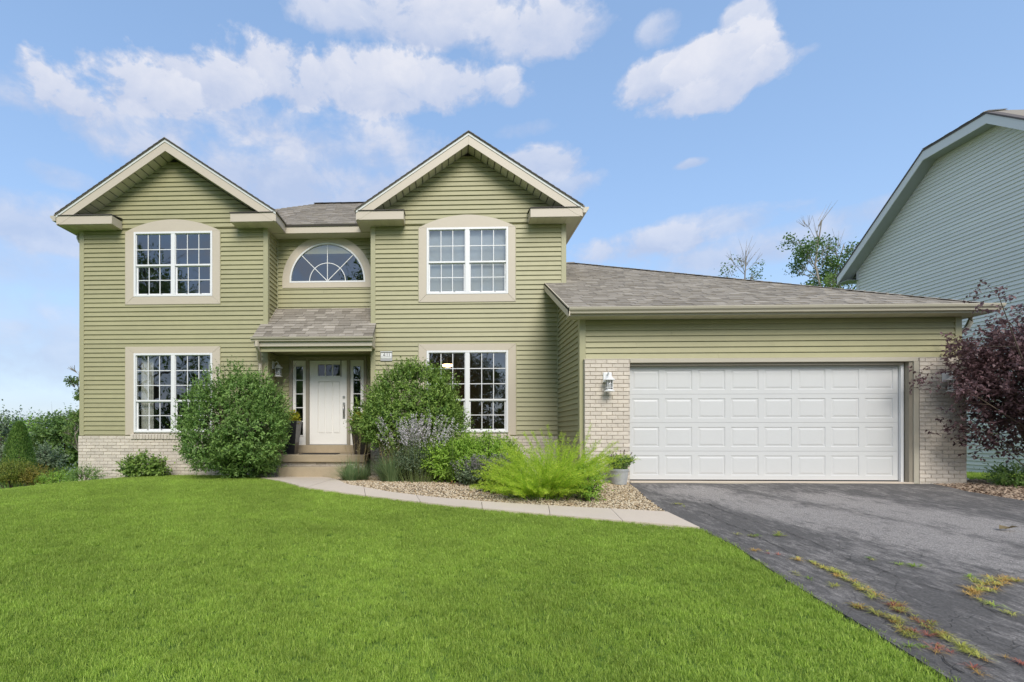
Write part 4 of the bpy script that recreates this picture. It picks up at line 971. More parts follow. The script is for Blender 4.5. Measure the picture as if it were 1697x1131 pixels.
# the door: four sections, raised panels
M_dark = mat('seal_rubber', (.03, .03, .03), .9)  # black rubber of the seal under the door
gd = MB().box(DX0 + .002, DX1 - .002, YG + .10, YG + .12, DZ0 + .02, DZ1 - .02).build('garage_door', M_gdoor, house)
MB().box(DX0 + .004, DX1 - .05, YG + .052, YG + .09, DZ0 + .002, DZ0 + .02).build('bottom_seal', M_dark, gd)
sh_ = (DZ1 - .03 - (DZ0 + .02)) / 4; yf = YG + .052
for r in range(4):
    za = DZ0 + .02 + r * sh_ + .0015; zb_ = za + sh_ - .003; xa, xb = DX0 + .004, DX1 - .048
    sec = MB(); sec.tint = R.random(); pan = []
    pw, ph = .478, .352; m0 = .088; per = ((xb - xa) - 2 * m0 - pw) / 7
    zs_ = (za + zb_) / 2 - ph / 2
    xs = [xa + m0 + i * per for i in range(8)]
    # section skin with eight openings
    sec.box(xa, xb, yf, yf + .04, za, zs_); sec.box(xa, xb, yf, yf + .04, zs_ + ph, zb_)
    ed = [xa] + [q for x in xs for q in (x, x + pw)] + [xb]
    for i in range(0, len(ed), 2): sec.box(ed[i], ed[i + 1], yf, yf + .04, zs_, zs_ + ph)
    so_ = sec.build('door_section', M_gdoor, gd)
    for x in xs:
        p = MB(); p.tint = so_.data.attributes['tint'].data[0].value
        def rr(i, y): return [(x + i, y, zs_ + i), (x + pw - i, y, zs_ + i), (x + pw - i, y, zs_ + ph - i), (x + i, y, zs_ + ph - i)]
        rings = [rr(0, yf), rr(.008, yf + .009), rr(.024, yf + .009), rr(.050, yf + .002), rr(.058, yf + .002)]
        vs = [q for r_ in rings for q in r_]; fs = [(k_ * 4 + i, k_ * 4 + (i + 1) % 4, k_ * 4 + 4 + (i + 1) % 4, k_ * 4 + 4 + i) for k_ in range(4) for i in range(4)] + [(16, 17, 18, 19)]
        p.add(vs, fs); p.build('raised_panel', M_gdoor, gd)
# apron of the slab in front of the door
ap = MB(); ap.tint = .4; ap.box(DX0 - .0, DX1 + .07, YG - .12, YG + .13, -.92, -.836); ap.build('garage_sill', M_conc, house, bev=.008)
# garage roof
ey, ez = 8.29, 2.165; ex0, ex1 = 2.05, 9.16
sv = Vector((0, 12.85 - ey, 4.56 - ez)); smx = sv.length; sv.normalize(); nv = Vector((0, -sv.z, sv.y))
def grng(s_):
    y = ey + sv.y * s_; f = s_ / smx
    return (ex0 if y < YW - .03 else RX1 + .024, ex1 - (ex1 - 3.32) * f)
q = Vector((0, ey, ez)); sY = (YW - .03 - ey) / sv.y
def gp_(x, s_): return q + sv * s_ + Vector((x, 0, 0))
gro = MB(); gro.prism([gp_(ex0, 0), gp_(ex1, 0), gp_(grng(sY)[1], sY), gp_(ex0, sY)], -nv * .03); gro.prism([gp_(RX1 + .024, sY), gp_(grng(sY)[1], sY), gp_(3.32, smx), gp_(RX1 + .024, smx)], -nv * .03)
groof = gro.build('garage_roof', M_shind, house)
need = max(0, 300 - NS); rows = max(1, int(need / 36))
shingles((0, ey, ez), (1, 0, 0), sv, nv, smx, grng, groof, nsingle=rows)
# hip and other slopes
MB().add([(ex1, ey, ez), (ex1, 17.4, ez), (3.32, 12.85, 4.56)], [(0, 1, 2)]).build('roof_slope', M_shin, house)
MB().add([(3.32, 12.85, 4.56), (ex1, 17.4, ez), (2.52, 17.4, ez), (2.52, 12.85, 4.56)], [(0, 1, 2, 3)]).build('roof_slope', M_shin, house)
hc = MB(); A = Vector((ex1 - .03, ey + .02, ez)); B = Vector((3.32, 12.85, 4.56)); n_ = 46
for i in range(n_):
    a = A.lerp(B, i / n_); b = A.lerp(B, (i + 1.12) / n_); hc.tint = R.random(); s_ = Vector((.10, .06, -.038)); s2 = Vector((-.09, -.05, -.0))
    hc.add([a + s2 + nv * .010, a + Vector((0, 0, .03)), a + s_, b + s2 + nv * .004, b + Vector((0, 0, .022)), b + s_], [(0, 1, 4, 3), (1, 2, 5, 4), (0, 2, 1)])
hc.build('hip_cap', M_shin, groof, kind='stuff')
hc2 = MB()
for i in range(4): hc2.tint = R.random(); x = 2.53 + i * .2; hc2.prism([(x, 12.72, 4.52), (x, 12.85, 4.60), (x, 12.98, 4.52)], (.205, 0, 0))
hc2.build('ridge_cap', M_shin, groof, kind='stuff')
# fascia, gutter, rake, soffit
MB().box(ex0 + .02, ex1 - .16, ey + .03, ey + .05, 2.045, 2.16).build('fascia', M_gut, house)
gutter((ex0, ey + .029, 2.175), (ex1 + .05, ey + .029, 2.175), (0, -1, 0), house, h=.10, d=.11)
rk = MB().prism([(ex0, ey - .05, 2.165), (ex0, YW - .026, ez + (YW - ey) * .525 + .0), (ex0, YW - .026, ez + (YW - ey) * .525 - .17), (ex0, ey + .03, 2.03), (ex0, ey - .05, 2.03)], (.018, 0, 0)).build('rake_board', M_beige, house)
MB().prism([(ex0 + .02, ey + .06, 2.05), (ex0 + .02, YW - .03, 2.05 + (YW - ey) * .49), (GX0 - .018, YW - .03, 2.05 + (YW - ey) * .49), (GX0 - .018, ey + .06, 2.05)], (0, 0, .012)).build('rake_soffit', M_soff, house)
for i in range(48):
    x = ex0 + .03 + i * .1465; mb = MB(); mb.tint = R.random(); mb.box(x, min(x + .143, ex1 - .05), ey + .052, YG - .03, 2.05, 2.06); mb.build('soffit_board', M_soff, gw)
MB().box(GX1 + .03, ex1 - .02, YG - .029, 17, 2.05, 2.06).build('eave_soffit', M_soff, house)
MB().box(ex1 - .04, ex1 - .02, ey + .051, 17, 2.045, 2.16).build('fascia', M_gut, house)
gutter((ex1 - .018, ey + .03, 2.175), (ex1 - .018, 17, 2.175), (1, 0, 0), house, h=.10, d=.11)
downspout([(9.20, 8.75, 2.09), (9.20, 8.75, 1.98), (9.14, 8.75, 1.87), (9.03, 8.75, 1.80), (9.0, 8.78, 1.70), (9.0, 8.78, -.7)], house)

# ============================================================ front steps
st = thing('front_steps', (-2.8, 10.3, -.87), 'beige concrete landing and single step on a pale brick base at the front door', 'steps')
MB().box(-4.0, -1.76, 9.88, 10.83, -.585, -.432).build('landing_slab', M_step, st, bev=.012)
MB().box(-3.47, -2.12, 9.55, 9.90, -.90, -.668).build('step', M_step, st, bev=.012)
bw = MB().box(-4.0, -1.78, 9.965, 10.3, -1.0, -.586).build('brick_base', M_mort, st)
fs_ = Fr((0, 9.963, 0), ux, un); z = -.90
for r in range(5):
    u = -4.2 + (.1 if r % 2 else 0)
    while u < -1.78:
        a, b = max(u, -4.19), min(u + .2, -1.79)
        if b - a > .03:
            mb = MB(); mb.tint = R.random(); mb.prism([fs_.p(a + .004, z + .004, .012), fs_.p(b - .004, z + .004, .012), fs_.p(b - .004, z + .058, .012), fs_.p(a + .004, z + .058, .012)], (0, .03, 0)); mb.build('brick', M_brick, bw)
        u += .2
    z += .0625
MB().box(-4.19, -3.99, 9.964, 10.34, -1.0, -.588).build('brick_base', M_mort, st)
mt = MB(); mt.box(-3.22, -2.42, 10.1, 10.5, -.431, -.418); tag(mt.build('door_mat', M_mat), 'dark doormat lying on the beige landing before the white door', 'doormat')

# ============================================================ wall lanterns
def lantern(c, label, scale=1.0, side=None):
    x, y, z = c; t = thing('wall_lantern', c, label, 'wall lantern', 'white coach lanterns on the house walls')
    N_ = Vector((0, -1, 0)) if side is None else Vector(side); ctr = Vector(c) + N_ * .12
    if side is None: MB().box(x - .075, x + .075, y - .022, y, z - .02, z + .155).build('backplate', M_white, t, bev=.008)
    else: MB().box(x, x + .022, y - .07, y + .07, z - .02, z + .155).build('backplate', M_white, t, bev=.008)
    MB().tube([Vector(c) + N_ * .01 + Vector((0, 0, .10)), Vector(c) + N_ * .08 + Vector((0, 0, .15)), ctr + Vector((0, 0, .12)), ctr + Vector((0, 0, .06))], .012, 8).build('arm', M_white, t, smooth=True)
    MB().lathe(tuple(ctr), [(.012, .10), (.022, .085), (.045, .07), (.05, .05), (.095, .015), (.095, .003), (.05, .0)], 20).build('roof_cap', M_white, t, smooth=False)
    MB().lathe(tuple(ctr), [(.05, -.155), (.06, -.165), (.09, -.182), (.09, -.192), (.02, -.20)], 20).build('base', M_white, t)
    for k_ in range(4):
        a_ = math.pi / 4 + k_ * math.pi / 2; p = ctr + Vector((math.cos(a_) * .062, math.sin(a_) * .062, 0)); MB().tube([p + Vector((0, 0, -.165)), p + Vector((0, 0, .004))], .006, 6).build('post', M_white, t)
    r_ = MB(); n_ = 20; r_.tube([ctr + Vector((math.cos(2 * math.pi * i / n_) * .064, math.sin(2 * math.pi * i / n_) * .064, -.125)) for i in range(n_ + 1)], .005, 5); r_.build('ring', M_white, t)
    MB().lathe(tuple(ctr), [(.048, -.155), (.048, .0)], 16).build('glass', M_lglass, t, smooth=True)
    MB().lathe(tuple(ctr), [(.012, -.02), (.018, -.06), (.024, -.09), (.018, -.115), (.004, -.122)], 12).build('bulb', M_white, t, smooth=True)
    return t
lantern((2.80, YP - .014, .94), 'white coach lantern on the brick pier left of the garage door, above the galvanised bucket')
lantern((8.60, YP - .014, .92), 'white coach lantern on the right brick pier, half covered by purple leaves')
lantern((LX1 + .018, 10.70, 1.50), 'white coach lantern on the olive side wall left of the front door', side=(1, 0, 0))

# ============================================================ house number
pl = thing('house_number_sign', (-1.375, YW - .03, 1.71), 'small grey plaque with the number 411 on white tiles, beside the porch', 'house number')
MB().box(-1.505, -1.245, YW - .032, YW - .012, 1.60, 1.80).build('plaque', M_plq, pl, bev=.004)
MB().box(-1.505, -1.245, YW - .05, YW - .033, 1.79, 1.808).build('plaque_cap', M_sagew, pl)
MB().box(-1.49, -1.26, YW - .037, YW - .0325, 1.695, 1.775).build('number_panel', M_white, pl)
MB().box(-1.49, -1.26, YW - .038, YW - .0325, 1.778, 1.787).build('slot', M_ink, pl)
MB().box(-1.49, -1.26, YW - .036, YW - .0325, 1.655, 1.69).build('number_panel', M_sagew, pl)
yn = YW - .0395
mb = MB(); mb.prism([(-1.443, yn, 1.728), (-1.411, yn, 1.768), (-1.402, yn, 1.768), (-1.432, yn, 1.729)], (0, .003, 0)); mb.box(-1.443, -1.393, yn - .0002, yn + .003, 1.718, 1.7275); mb.box(-1.4105, -1.4015, yn - .0004, yn + .003, 1.702, 1.768); mb.build('digit', M_ink, pl)
for x in (-1.362, -1.315): MB().box(x, x + .011, yn, yn + .003, 1.702, 1.768).build('digit', M_ink, pl)

# ============================================================ neighbour's house
NX = 13.55; NYB, NYF = 16.25, 9.5; nz0 = -1.0
nb = thing('house', (NX, 13.0, -1.0), 'pale grey green sided neighbouring house with a clipped gable, seen past the garage', 'house')
frN = Fr((NX, 0, 0), (0, -1, 0), (-1, 0, 0))       # u = -y
nzE, nzT = 5.62, 7.72; ycl0, ycl1 = 13.62, 12.25; yc = (ycl0 + ycl1) / 2; NYF = 2 * yc - NYB
def nr_(z):
    if z < nzE: return (-NYB, -NYF)
    f = (z - nzE) / (nzT - nzE); return (-(NYB + (ycl0 - NYB) * f), -(NYF + (ycl1 - NYF) * f))
wn_ = MB().prism([(NX, NYB, nz0 - .5), (NX, NYF, nz0 - .5), (NX, NYF, nzE), (NX, ycl1, nzT), (NX, ycl0, nzT), (NX, NYB, nzE)], (.15, 0, 0)).build('wall', M_sagew, nb)
siding(frN, nz0, nzT, lambda z: nr_(z), [], wn_, m=M_sage)
MB().box(NX - .02, NX + .1, NYB, NYB + .09, nz0, nzE).build('corner_post', M_sagew, nb)
MB().box(NX + .151, NX + 12, NYB - .15, NYB, nz0 - .5, nzE).build('wall', M_sagew, nb); MB().box(NX + .151, NX + 12, NYF, NYF + .15, nz0 - .5, nzE).build('wall', M_sagew, nb)
ov = .40; xo = NX - ov
# outline of the overhanging rake: eave, break, clipped top, break, eave
def ol(dz=0, grow=0):
    return [(NYB + .42, 5.30 + dz), (ycl0 + .1, 7.86 + dz), (ycl1 - .1, 7.86 + dz), (NYF - .42, 5.30 + dz)]
o1 = ol(); fh = .24
for i in range(3):
    a, b = o1[i], o1[i + 1]
    rbn = MB().prism([(xo, a[0], a[1]), (xo, b[0], b[1]), (xo, b[0], b[1] - fh), (xo, a[0], a[1] - fh)], (.025, 0, 0)).build('rake_board', M_sagew, nb)
    MB().prism([(xo + .026, a[0], a[1] - fh + .02), (xo + .026, b[0], b[1] - fh + .02), (NX - .017, b[0], b[1] - fh + .02), (NX - .017, a[0], a[1] - fh + .02)], (0, 0, .015)).build('rake_soffit', M_sages, rbn)
    MB().prism([(xo - .02, a[0], a[1] + .0), (xo - .02, b[0], b[1] + .0), (xo - .02, b[0], b[1] + .045), (xo - .02, a[0], a[1] + .045)], (.3, 0, 0)).build('shingle_edge', M_shind, rbn)
# roof slopes
zr = 10.0; yrid = yc
MB().add([(xo, NYB + .42, 5.33), (NX + 12, NYB + .42, 5.33), (NX + 12, yc, 8.45), (NX + 1.0, yc, 8.45), (xo, ycl0 + .1, 7.89)], [(0, 1, 2, 3, 4)]).build('roof_slope', M_shin, nb)
MB().add([(xo, NYF - .42, 5.33), (NX + 12, NYF - .42, 5.33), (NX + 12, yc, 8.45), (NX + 1.0, yc, 8.45), (xo, ycl1 - .1, 7.89)], [(0, 1, 2, 3, 4)]).build('roof_slope', M_shin, nb)
hp = MB().add([(xo - .03, ycl0 + .12, 7.90), (xo - .03, ycl1 - .12, 7.90), (NX + 1.0, yc, 8.46)], [(0, 1, 2)]).build('roof_slope', M_shin, nb)
hpn = Vector((-.56, 0, 1.4)).normalized(); hps = Vector((1.4, 0, .56)).normalized()
shingles((xo - .03, ycl0 + .12, 7.91), (0, -1, 0), hps, hpn, 1.45, lambda s_: (.8 * s_ / 1.5, 1.61 - .8 * s_ / 1.5), hp)
MB().box(xo + .0, NX + 6, NYB + .40, NYB + .42, 5.10, 5.32).build('fascia', M_sagew, nb)
MB().box(xo + .026, NX + 6, NYB + .001, NYB + .40, 5.10, 5.115).build('eave_soffit', M_sages, nb)
#%%PLANTS
# ============================================================ plants
def LM(n, a, b, **k): return leafmat(n, a, b, **k)
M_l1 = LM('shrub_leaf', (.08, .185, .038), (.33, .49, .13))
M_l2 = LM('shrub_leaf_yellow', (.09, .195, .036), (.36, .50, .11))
M_lt = LM('tree_leaf', (.07, .15, .035), (.24, .36, .09))
M_ltd = LM('tree_leaf_dark', (.03, .075, .028), (.10, .19, .06))
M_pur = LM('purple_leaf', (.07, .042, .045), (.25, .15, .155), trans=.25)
M_brt = LM('bright_leaf', (.15, .32, .03), (.44, .62, .10))
M_fea = LM('feathery_leaf', (.34, .56, .04), (.74, .86, .12), trans=.5)
M_blg = LM('blue_green_blade', (.15, .25, .10), (.36, .46, .22))
M_sagel = LM('grey_green_leaf', (.10, .16, .075), (.26, .32, .19))
M_lil = LM('lilac_flower', (.44, .40, .42), (.74, .70, .72), trans=.2)
M_tan = LM('dry_seed_head', (.20, .15, .07), (.40, .33, .17), trans=.2)
M_gry = LM('faded_bloom', (.15, .14, .13), (.36, .33, .35), trans=.2)
M_ylw = LM('yellow_leaf', (.30, .36, .03), (.60, .52, .06))
M_ylg = LM('lime_leaf', (.26, .44, .04), (.62, .70, .10))
M_red = LM('red_leaf', (.30, .06, .04), (.55, .22, .10), trans=.2)
def stems(name, base, c, r, n, parent, m=M_bark, r0=.012, seed=3):
    q = random.Random(seed); mb = MB(); base = Vector(base); c = Vector(c)
    for i in range(n):
        a_ = q.uniform(0, 6.283); f = q.uniform(.2, .95); e_ = c + Vector((math.cos(a_) * r[0] * f, math.sin(a_) * r[1] * f, q.uniform(-.2, .85) * r[2])); b = base + Vector((q.uniform(-1, 1), q.uniform(-1, 1), 0)) * .10 - Vector((0, 0, .03))
        md = b.lerp(e_, .5) + Vector((0, 0, .12 * r[2])); mb.tube([b, md, e_], [r0, r0 * .7, r0 * .25], 5)
    return mb.build(name, m, parent)
def shrub(name, label, cat, x, y, zc, r, n, size, m, group=None, nl=16, seed=1, nst=14, **k):
    zb = g(x, y); t = thing(name, (x, y, zb), label, cat, group)
    stems('stem', (x, y, zb), (x, y, zc), r, nst, t, seed=seed)
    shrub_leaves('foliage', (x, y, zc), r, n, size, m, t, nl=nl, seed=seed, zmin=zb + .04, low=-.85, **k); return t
# the two big rounded shrubs
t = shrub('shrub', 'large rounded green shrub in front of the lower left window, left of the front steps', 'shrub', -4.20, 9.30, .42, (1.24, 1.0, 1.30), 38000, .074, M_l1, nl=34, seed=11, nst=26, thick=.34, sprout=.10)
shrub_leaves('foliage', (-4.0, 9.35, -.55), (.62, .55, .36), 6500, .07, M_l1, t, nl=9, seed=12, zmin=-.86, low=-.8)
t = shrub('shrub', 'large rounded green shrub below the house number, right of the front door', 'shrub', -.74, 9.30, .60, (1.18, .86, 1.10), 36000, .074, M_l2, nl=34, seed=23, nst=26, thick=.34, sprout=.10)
# low shrubs along the left brick base
shrub('shrub', 'low dark green shrub at the left corner of the brick base', 'shrub', -7.72, 9.85, -.92, (.42, .30, .26), 2600, .05, M_l1, nl=9, seed=31, nst=8)
shrub('shrub', 'small light green shrub with woody twigs on the pale brick under the lower left window', 'shrub', -6.45, 9.9, -.72, (.50, .34, .36), 3000, .085, M_l2, nl=9, seed=32, nst=16, asp=.65)
# bed plants
shrub('perennial_clump', 'mound of bright green leaves under the lower right window, behind the feathery plant', 'plant', .60, 8.62, -.40, (.82, .46, .50), 26000, .06, M_brt, nl=16, seed=41)
shrub('perennial_clump', 'dense green leafy clump between the big right shrub and the bright mound', 'plant', -.12, 8.60, -.46, (.50, .34, .46), 12000, .06, M_brt, nl=12, seed=42)
shrub('perennial_clump', 'low yellow green heart leaved plant at the left foot of the feathery plant', 'plant', G(825, 816).x, G(825, 816).y, -.76, (.32, .24, .22), 1300, .075, M_ylg, nl=8, seed=43, asp=.7)
shrub('perennial_clump', 'small light green plant on the gravel at the right edge of the feathery plant', 'plant', G(975, 830).x, G(975, 830).y, -.70, (.24, .22, .30), 1500, .06, M_brt, nl=8, seed=44)
def blades(name, base, n, rad, h, wd, m, parent, lean, seed, droop=.6, seg=5, up=None):
    q = np.random.default_rng(seed); mb = MB(); base = Vector(base)
    for i in range(n):
        a_ = q.uniform(0, 6.283); le = lean * q.random() ** .7; hh = h * q.uniform(.55, 1.1); b = base + Vector((math.cos(a_), math.sin(a_), 0)) * rad * q.random() - Vector((0, 0, .02))
        d = Vector((math.cos(a_) * le, math.sin(a_) * le, 1)).normalized(); s0 = Vector((-math.sin(a_), math.cos(a_), 0)) * wd * q.uniform(.6, 1.2); P = []; p = b.copy()
        for j in range(seg + 1):
            P.append(p.copy()); p = p + d * hh / seg; d = (d + Vector((math.cos(a_) * le, math.sin(a_) * le, -1)) * droop * le * .28).normalized()
        mb.tint = q.random(); vs = []
        for j, p in enumerate(P): w2 = 1 - (j / seg) ** 2 * .95; vs += [p - s0 * w2, p + s0 * w2]
        mb.add(vs, [(2 * j, 2 * j + 1, 2 * j + 3, 2 * j + 2) for j in range(seg)])
    return mb.build(name, m, parent)
def spikes(name, base, n, spread, h, m, ms, parent, seed, fl=.18, size=.016, nf=26, lean=.25, wdt=.014, dirx=0.0):
    q = np.random.default_rng(seed); sb = MB(); LP, LD, LU = [], [], []; base = Vector(base)
    for i in range(n):
        a_ = q.uniform(0, 6.283); rr = q.random() ** .6; b = base + Vector((math.cos(a_) * spread[0] * .35 * rr, math.sin(a_) * spread[1] * .35 * rr, 0)); hh = h * q.uniform(.72, 1.08)
        tip = base + Vector((math.cos(a_) * spread[0] * rr + dirx * hh, math.sin(a_) * spread[1] * rr, hh)); md = b.lerp(tip, .5) + Vector((0, 0, .05 * hh))
        sb.tube([b, md, tip], [.004, .003, .0015], 4); d = (tip - md).normalized()
        for _ in range(nf):
            f = q.random(); LP.append(tip - d * fl * f * q.uniform(.8, 1.2) + Vector(q.normal(0, wdt * (.5 + f * .7), 3))); LD.append(q.normal(size=3) + np.array([0, 0, .6])); LU.append(q.normal(size=3))
    sb.build('stem', ms, parent); leaf_mesh(name, np.array(LP), np.array(LD), np.array(LU), size, m, parent, asp=.6)
def cl(name, label, cat, x, y): return thing(name, (x, y, g(x, y)), label, cat)
# blue green tussocks with seed stalks
t = cl('grass_clump', 'low blue green grass clump nearest the front steps', 'plant', -1.82, 8.95); b = (-1.82, 8.85, g(-1.82, 8.85))
blades('blade', b, 560, .16, .48, .006, M_blg, t, 1.0, 51); blades('blade', (b[0] + .2, b[1] + .05, b[2]), 240, .10, .36, .004, M_blg, t, .9, 52)
spikes('flower', (b[0] + .1, b[1], b[2]), 12, (.30, .2), .84, M_tan, M_tan, t, 53, fl=.22, size=.017, nf=16, wdt=.006)
t = cl('grass_clump', 'blue green grass clump with tall tan seed stalks beside the low clump', 'plant', -1.05, 8.70); b = (-1.05, 8.70, g(-1.05, 8.70))
blades('blade', b, 800, .20, .56, .007, M_blg, t, .75, 54); spikes('flower', b, 30, (.36, .2), .98, M_tan, M_tan, t, 55, fl=.30, size=.02, nf=30, wdt=.006)
# russian sage with lilac spikes
t = cl('flowering_plant', 'tall grey green plant with pale lilac flower spikes in front of the big right shrub', 'plant', -.58, 8.48); b = (-.58, 8.48, g(-.58, 8.48))
spikes('flower_spike', b, 84, (.74, .25), 1.16, M_lil, M_stalk, t, 56, fl=.28, size=.028, nf=46, wdt=.014)
cs_, rs_ = blobs((b[0], b[1], b[2] + .45), (.42, .25, .42), 10, 57); P, d = sample_blobs(cs_, rs_, 2600, .8); q_ = rdir(len(P)) + np.array([0, 0, .7]); leaf_mesh('foliage', P, q_, rdir(len(P)), .055, M_sagel, t, asp=.3)
# second darker lilac patch, drooping towards the right
t = cl('flowering_plant', 'sprawling faded grey purple catmint leaning over the gravel beside the yellow green leaves', 'plant', .42, 8.12); b = (.42, 8.12, g(.42, 8.12))
spikes('flower_spike', (b[0] + .05, b[1], b[2]), 80, (.58, .22), .52, M_gry, M_stalk, t, 58, fl=.22, size=.024, nf=36, wdt=.014, dirx=.25)
cs_, rs_ = blobs((b[0], b[1], b[2] + .18), (.42, .22, .20), 9, 59); P, d = sample_blobs(cs_, rs_, 2600, .7); leaf_mesh('foliage', P, d + rdir(len(P)) * .6, d + rdir(len(P)) * .5, .04, M_sagel, t, asp=.5)
# upright leafy stalk
t = cl('leafy_stalk', 'single upright stalk with whorls of narrow leaves and a dry red foot on the gravel', 'plant', .05, 8.22); b = Vector((.05, 8.22, g(.05, 8.22)))
MB().tube([b, b + Vector((.01, 0, .4)), b + Vector((0, 0, .80))], [.007, .005, .003], 6).build('stem', M_stalk, t); LP, LD = [], []
for i in range(110):
    f = .18 + .82 * i / 110; a_ = i * 2.4; LP.append(b + Vector((0, 0, .80 * f))); LD.append((math.cos(a_), math.sin(a_), .5 - .5 * (1 - f)))
leaf_mesh('leaf', np.array(LP), np.array(LD, float), np.tile([0, 0, 1.0], (110, 1)), np.linspace(.12, .05, 110), M_l2, t, asp=.22, curl=.2)
leaf_mesh('dry_leaf', np.tile(np.array(b), (12, 1)) + NR.normal(0, .02, (12, 3)), rdir(12) + np.array([0, -.3, .5]), rdir(12), .06, M_red, t, asp=.4)
# feathery yellow green plant
def feathery(t, b, n, rad, h, seed, lean):
    q = np.random.default_rng(seed); LP, LD, LU, LS = [], [], [], []; sb = MB()
    for i in range(n):
        a_ = q.uniform(0, 6.283); le = lean * q.random() ** .6; hh = h * q.uniform(.6, 1.05); p = Vector(b) + Vector((math.cos(a_), math.sin(a_) * .7, 0)) * rad * q.random(); d = Vector((math.cos(a_) * le, math.sin(a_) * le * .8, 1)).normalized(); P = [p.copy()]; seg = 7
        for j in range(seg): p = p + d * hh / seg; d = (d + Vector((math.cos(a_) * le, math.sin(a_) * le, -.75)) * .13).normalized(); P.append(p.copy())
        sb.tint = q.random(); sb.tube(P, [.0035 * (1 - .8 * j / seg) for j in range(seg + 1)], 3)
        for _ in range(int(300 * hh / h)):
            f = q.uniform(.12, 1) ** .9 * seg; j = min(seg - 1, int(f)); pp = P[j].lerp(P[j + 1], f - j); dd_ = (P[j + 1] - P[j]).normalized()
            v = Vector(q.normal(size=3)); v = (v - v.dot(dd_) * dd_).normalized(); LP.append(pp); LD.append(v * .8 + dd_ * .8); LU.append(q.normal(size=3)); LS.append(q.uniform(.035, .085) * (1.1 - .4 * f / seg))
    sb.build('stem', M_brt, t); return leaf_mesh('thread_leaf', np.array(LP), np.array([tuple(x) for x in LD]), np.array(LU), np.array(LS), M_fea, t, asp=.085, fold=.0)
t = cl('feathery_plant', 'large feathery bright yellow green plant spreading over the gravel bed left of the garage', 'plant', G(903, 826).x, G(903, 826).y); b = tuple(G(903, 826))
feathery(t, b, 120, .40, 1.0, 61, .95); feathery(t, (b[0] - .12, b[1] - .05, b[2]), 90, .42, .68, 63, 1.3); feathery(t, (b[0] + .30, b[1] + .35, b[2]), 100, .3, 1.12, 62, .7)
leaf_mesh('flower', np.array([[1.27, 7.55, -.52], [1.25, 7.56, -.515], [1.22, 7.56, -.52]]) , rdir(3), rdir(3), .04, M_ylw, t, asp=.8)
# galvanised bucket with a heather like plant
bx_, by_ = 2.92, 8.30; bz = g(bx_, by_) + .01
t = thing('bucket', (bx_, by_, bz), 'galvanised metal bucket planter standing on the gravel at the left end of the garage door', 'bucket')
MB().lathe((bx_, by_, bz), [(.115, 0), (.118, .012), (.150, .245), (.158, .250), (.158, .262), (.150, .265), (.143, .25), (.14, .22), (.0, .215)], 28).build('pail', M_zinc, t, smooth=False)
MB().lathe((bx_, by_, bz), [(.152, .222), (.158, .228), (.158, .238), (.152, .243)], 28).build('rim_band', M_zinc, t)
MB().lathe((bx_, by_, bz + .235), [(.14, 0), (.0, .012)], 20).build('soil', M_soil, t)
t = thing('potted_plant', (bx_, by_, bz + .24), 'dark green spiky plant growing in the galvanised bucket', 'plant')
spikes('foliage', (bx_, by_, bz + .24), 60, (.26, .20), .24, M_l1, M_stalk, t, 71, fl=.20, size=.032, nf=34, wdt=.014)
spikes('twig_foliage', (bx_, by_, bz + .24), 9, (.33, .2), .34, M_pur, M_bark, t, 72, fl=.12, size=.02, nf=14, wdt=.006)
# black door planters
def planter(x, y, label, m, flab, seed, gm):
    z = -.430; t = thing('planter', (x, y, z), label, 'planter', 'tapered planters either side of the front door'); mb = MB(); a, b_, h = .115, .19, .72
    mb.add([(x - a, y - a, z), (x + a, y - a, z), (x + a, y + a, z), (x - a, y + a, z), (x - b_, y - b_, z + h), (x + b_, y - b_, z + h), (x + b_, y + b_, z + h), (x - b_, y + b_, z + h),
            (x - b_ + .02, y - b_ + .02, z + h), (x + b_ - .02, y - b_ + .02, z + h), (x + b_ - .02, y + b_ - .02, z + h), (x - b_ + .02, y + b_ - .02, z + h),
            (x - b_ + .03, y - b_ + .03, z + h - .05), (x + b_ - .03, y - b_ + .03, z + h - .05), (x + b_ - .03, y + b_ - .03, z + h - .05), (x - b_ + .03, y + b_ - .03, z + h - .05)],
           [(3, 2, 1, 0)] + [(k_ + i, k_ + (i + 1) % 4, k_ + 4 + (i + 1) % 4, k_ + 4 + i) for k_ in (0, 4, 8) for i in range(4)] + [(12, 13, 14, 15)]).build('pot', m, t, bev=.004)
    MB().box(x - b_ + .035, x + b_ - .035, y - b_ + .035, y + b_ - .035, z + h - .049, z + h - .035).build('soil', M_soil, t)
    p = thing('potted_plant', (x, y, z + h - .03), flab, 'plant')
    shrub_leaves('foliage', (x, y, z + h + .08), (.17, .17, .15), 420, .075, gm, p, nl=6, seed=seed, asp=.7, sprout=.05)
planter(-3.46, 10.30, 'tall tapered black planter at the left of the front door', M_blk, 'yellow green trailing plant in the black planter', 81, M_ylw)
planter(-1.92, 10.25, 'tall tapered dark brown planter at the right of the front door, half behind the shrub', M_brn, 'small orange and green plant in the brown planter', 82, M_ylw)
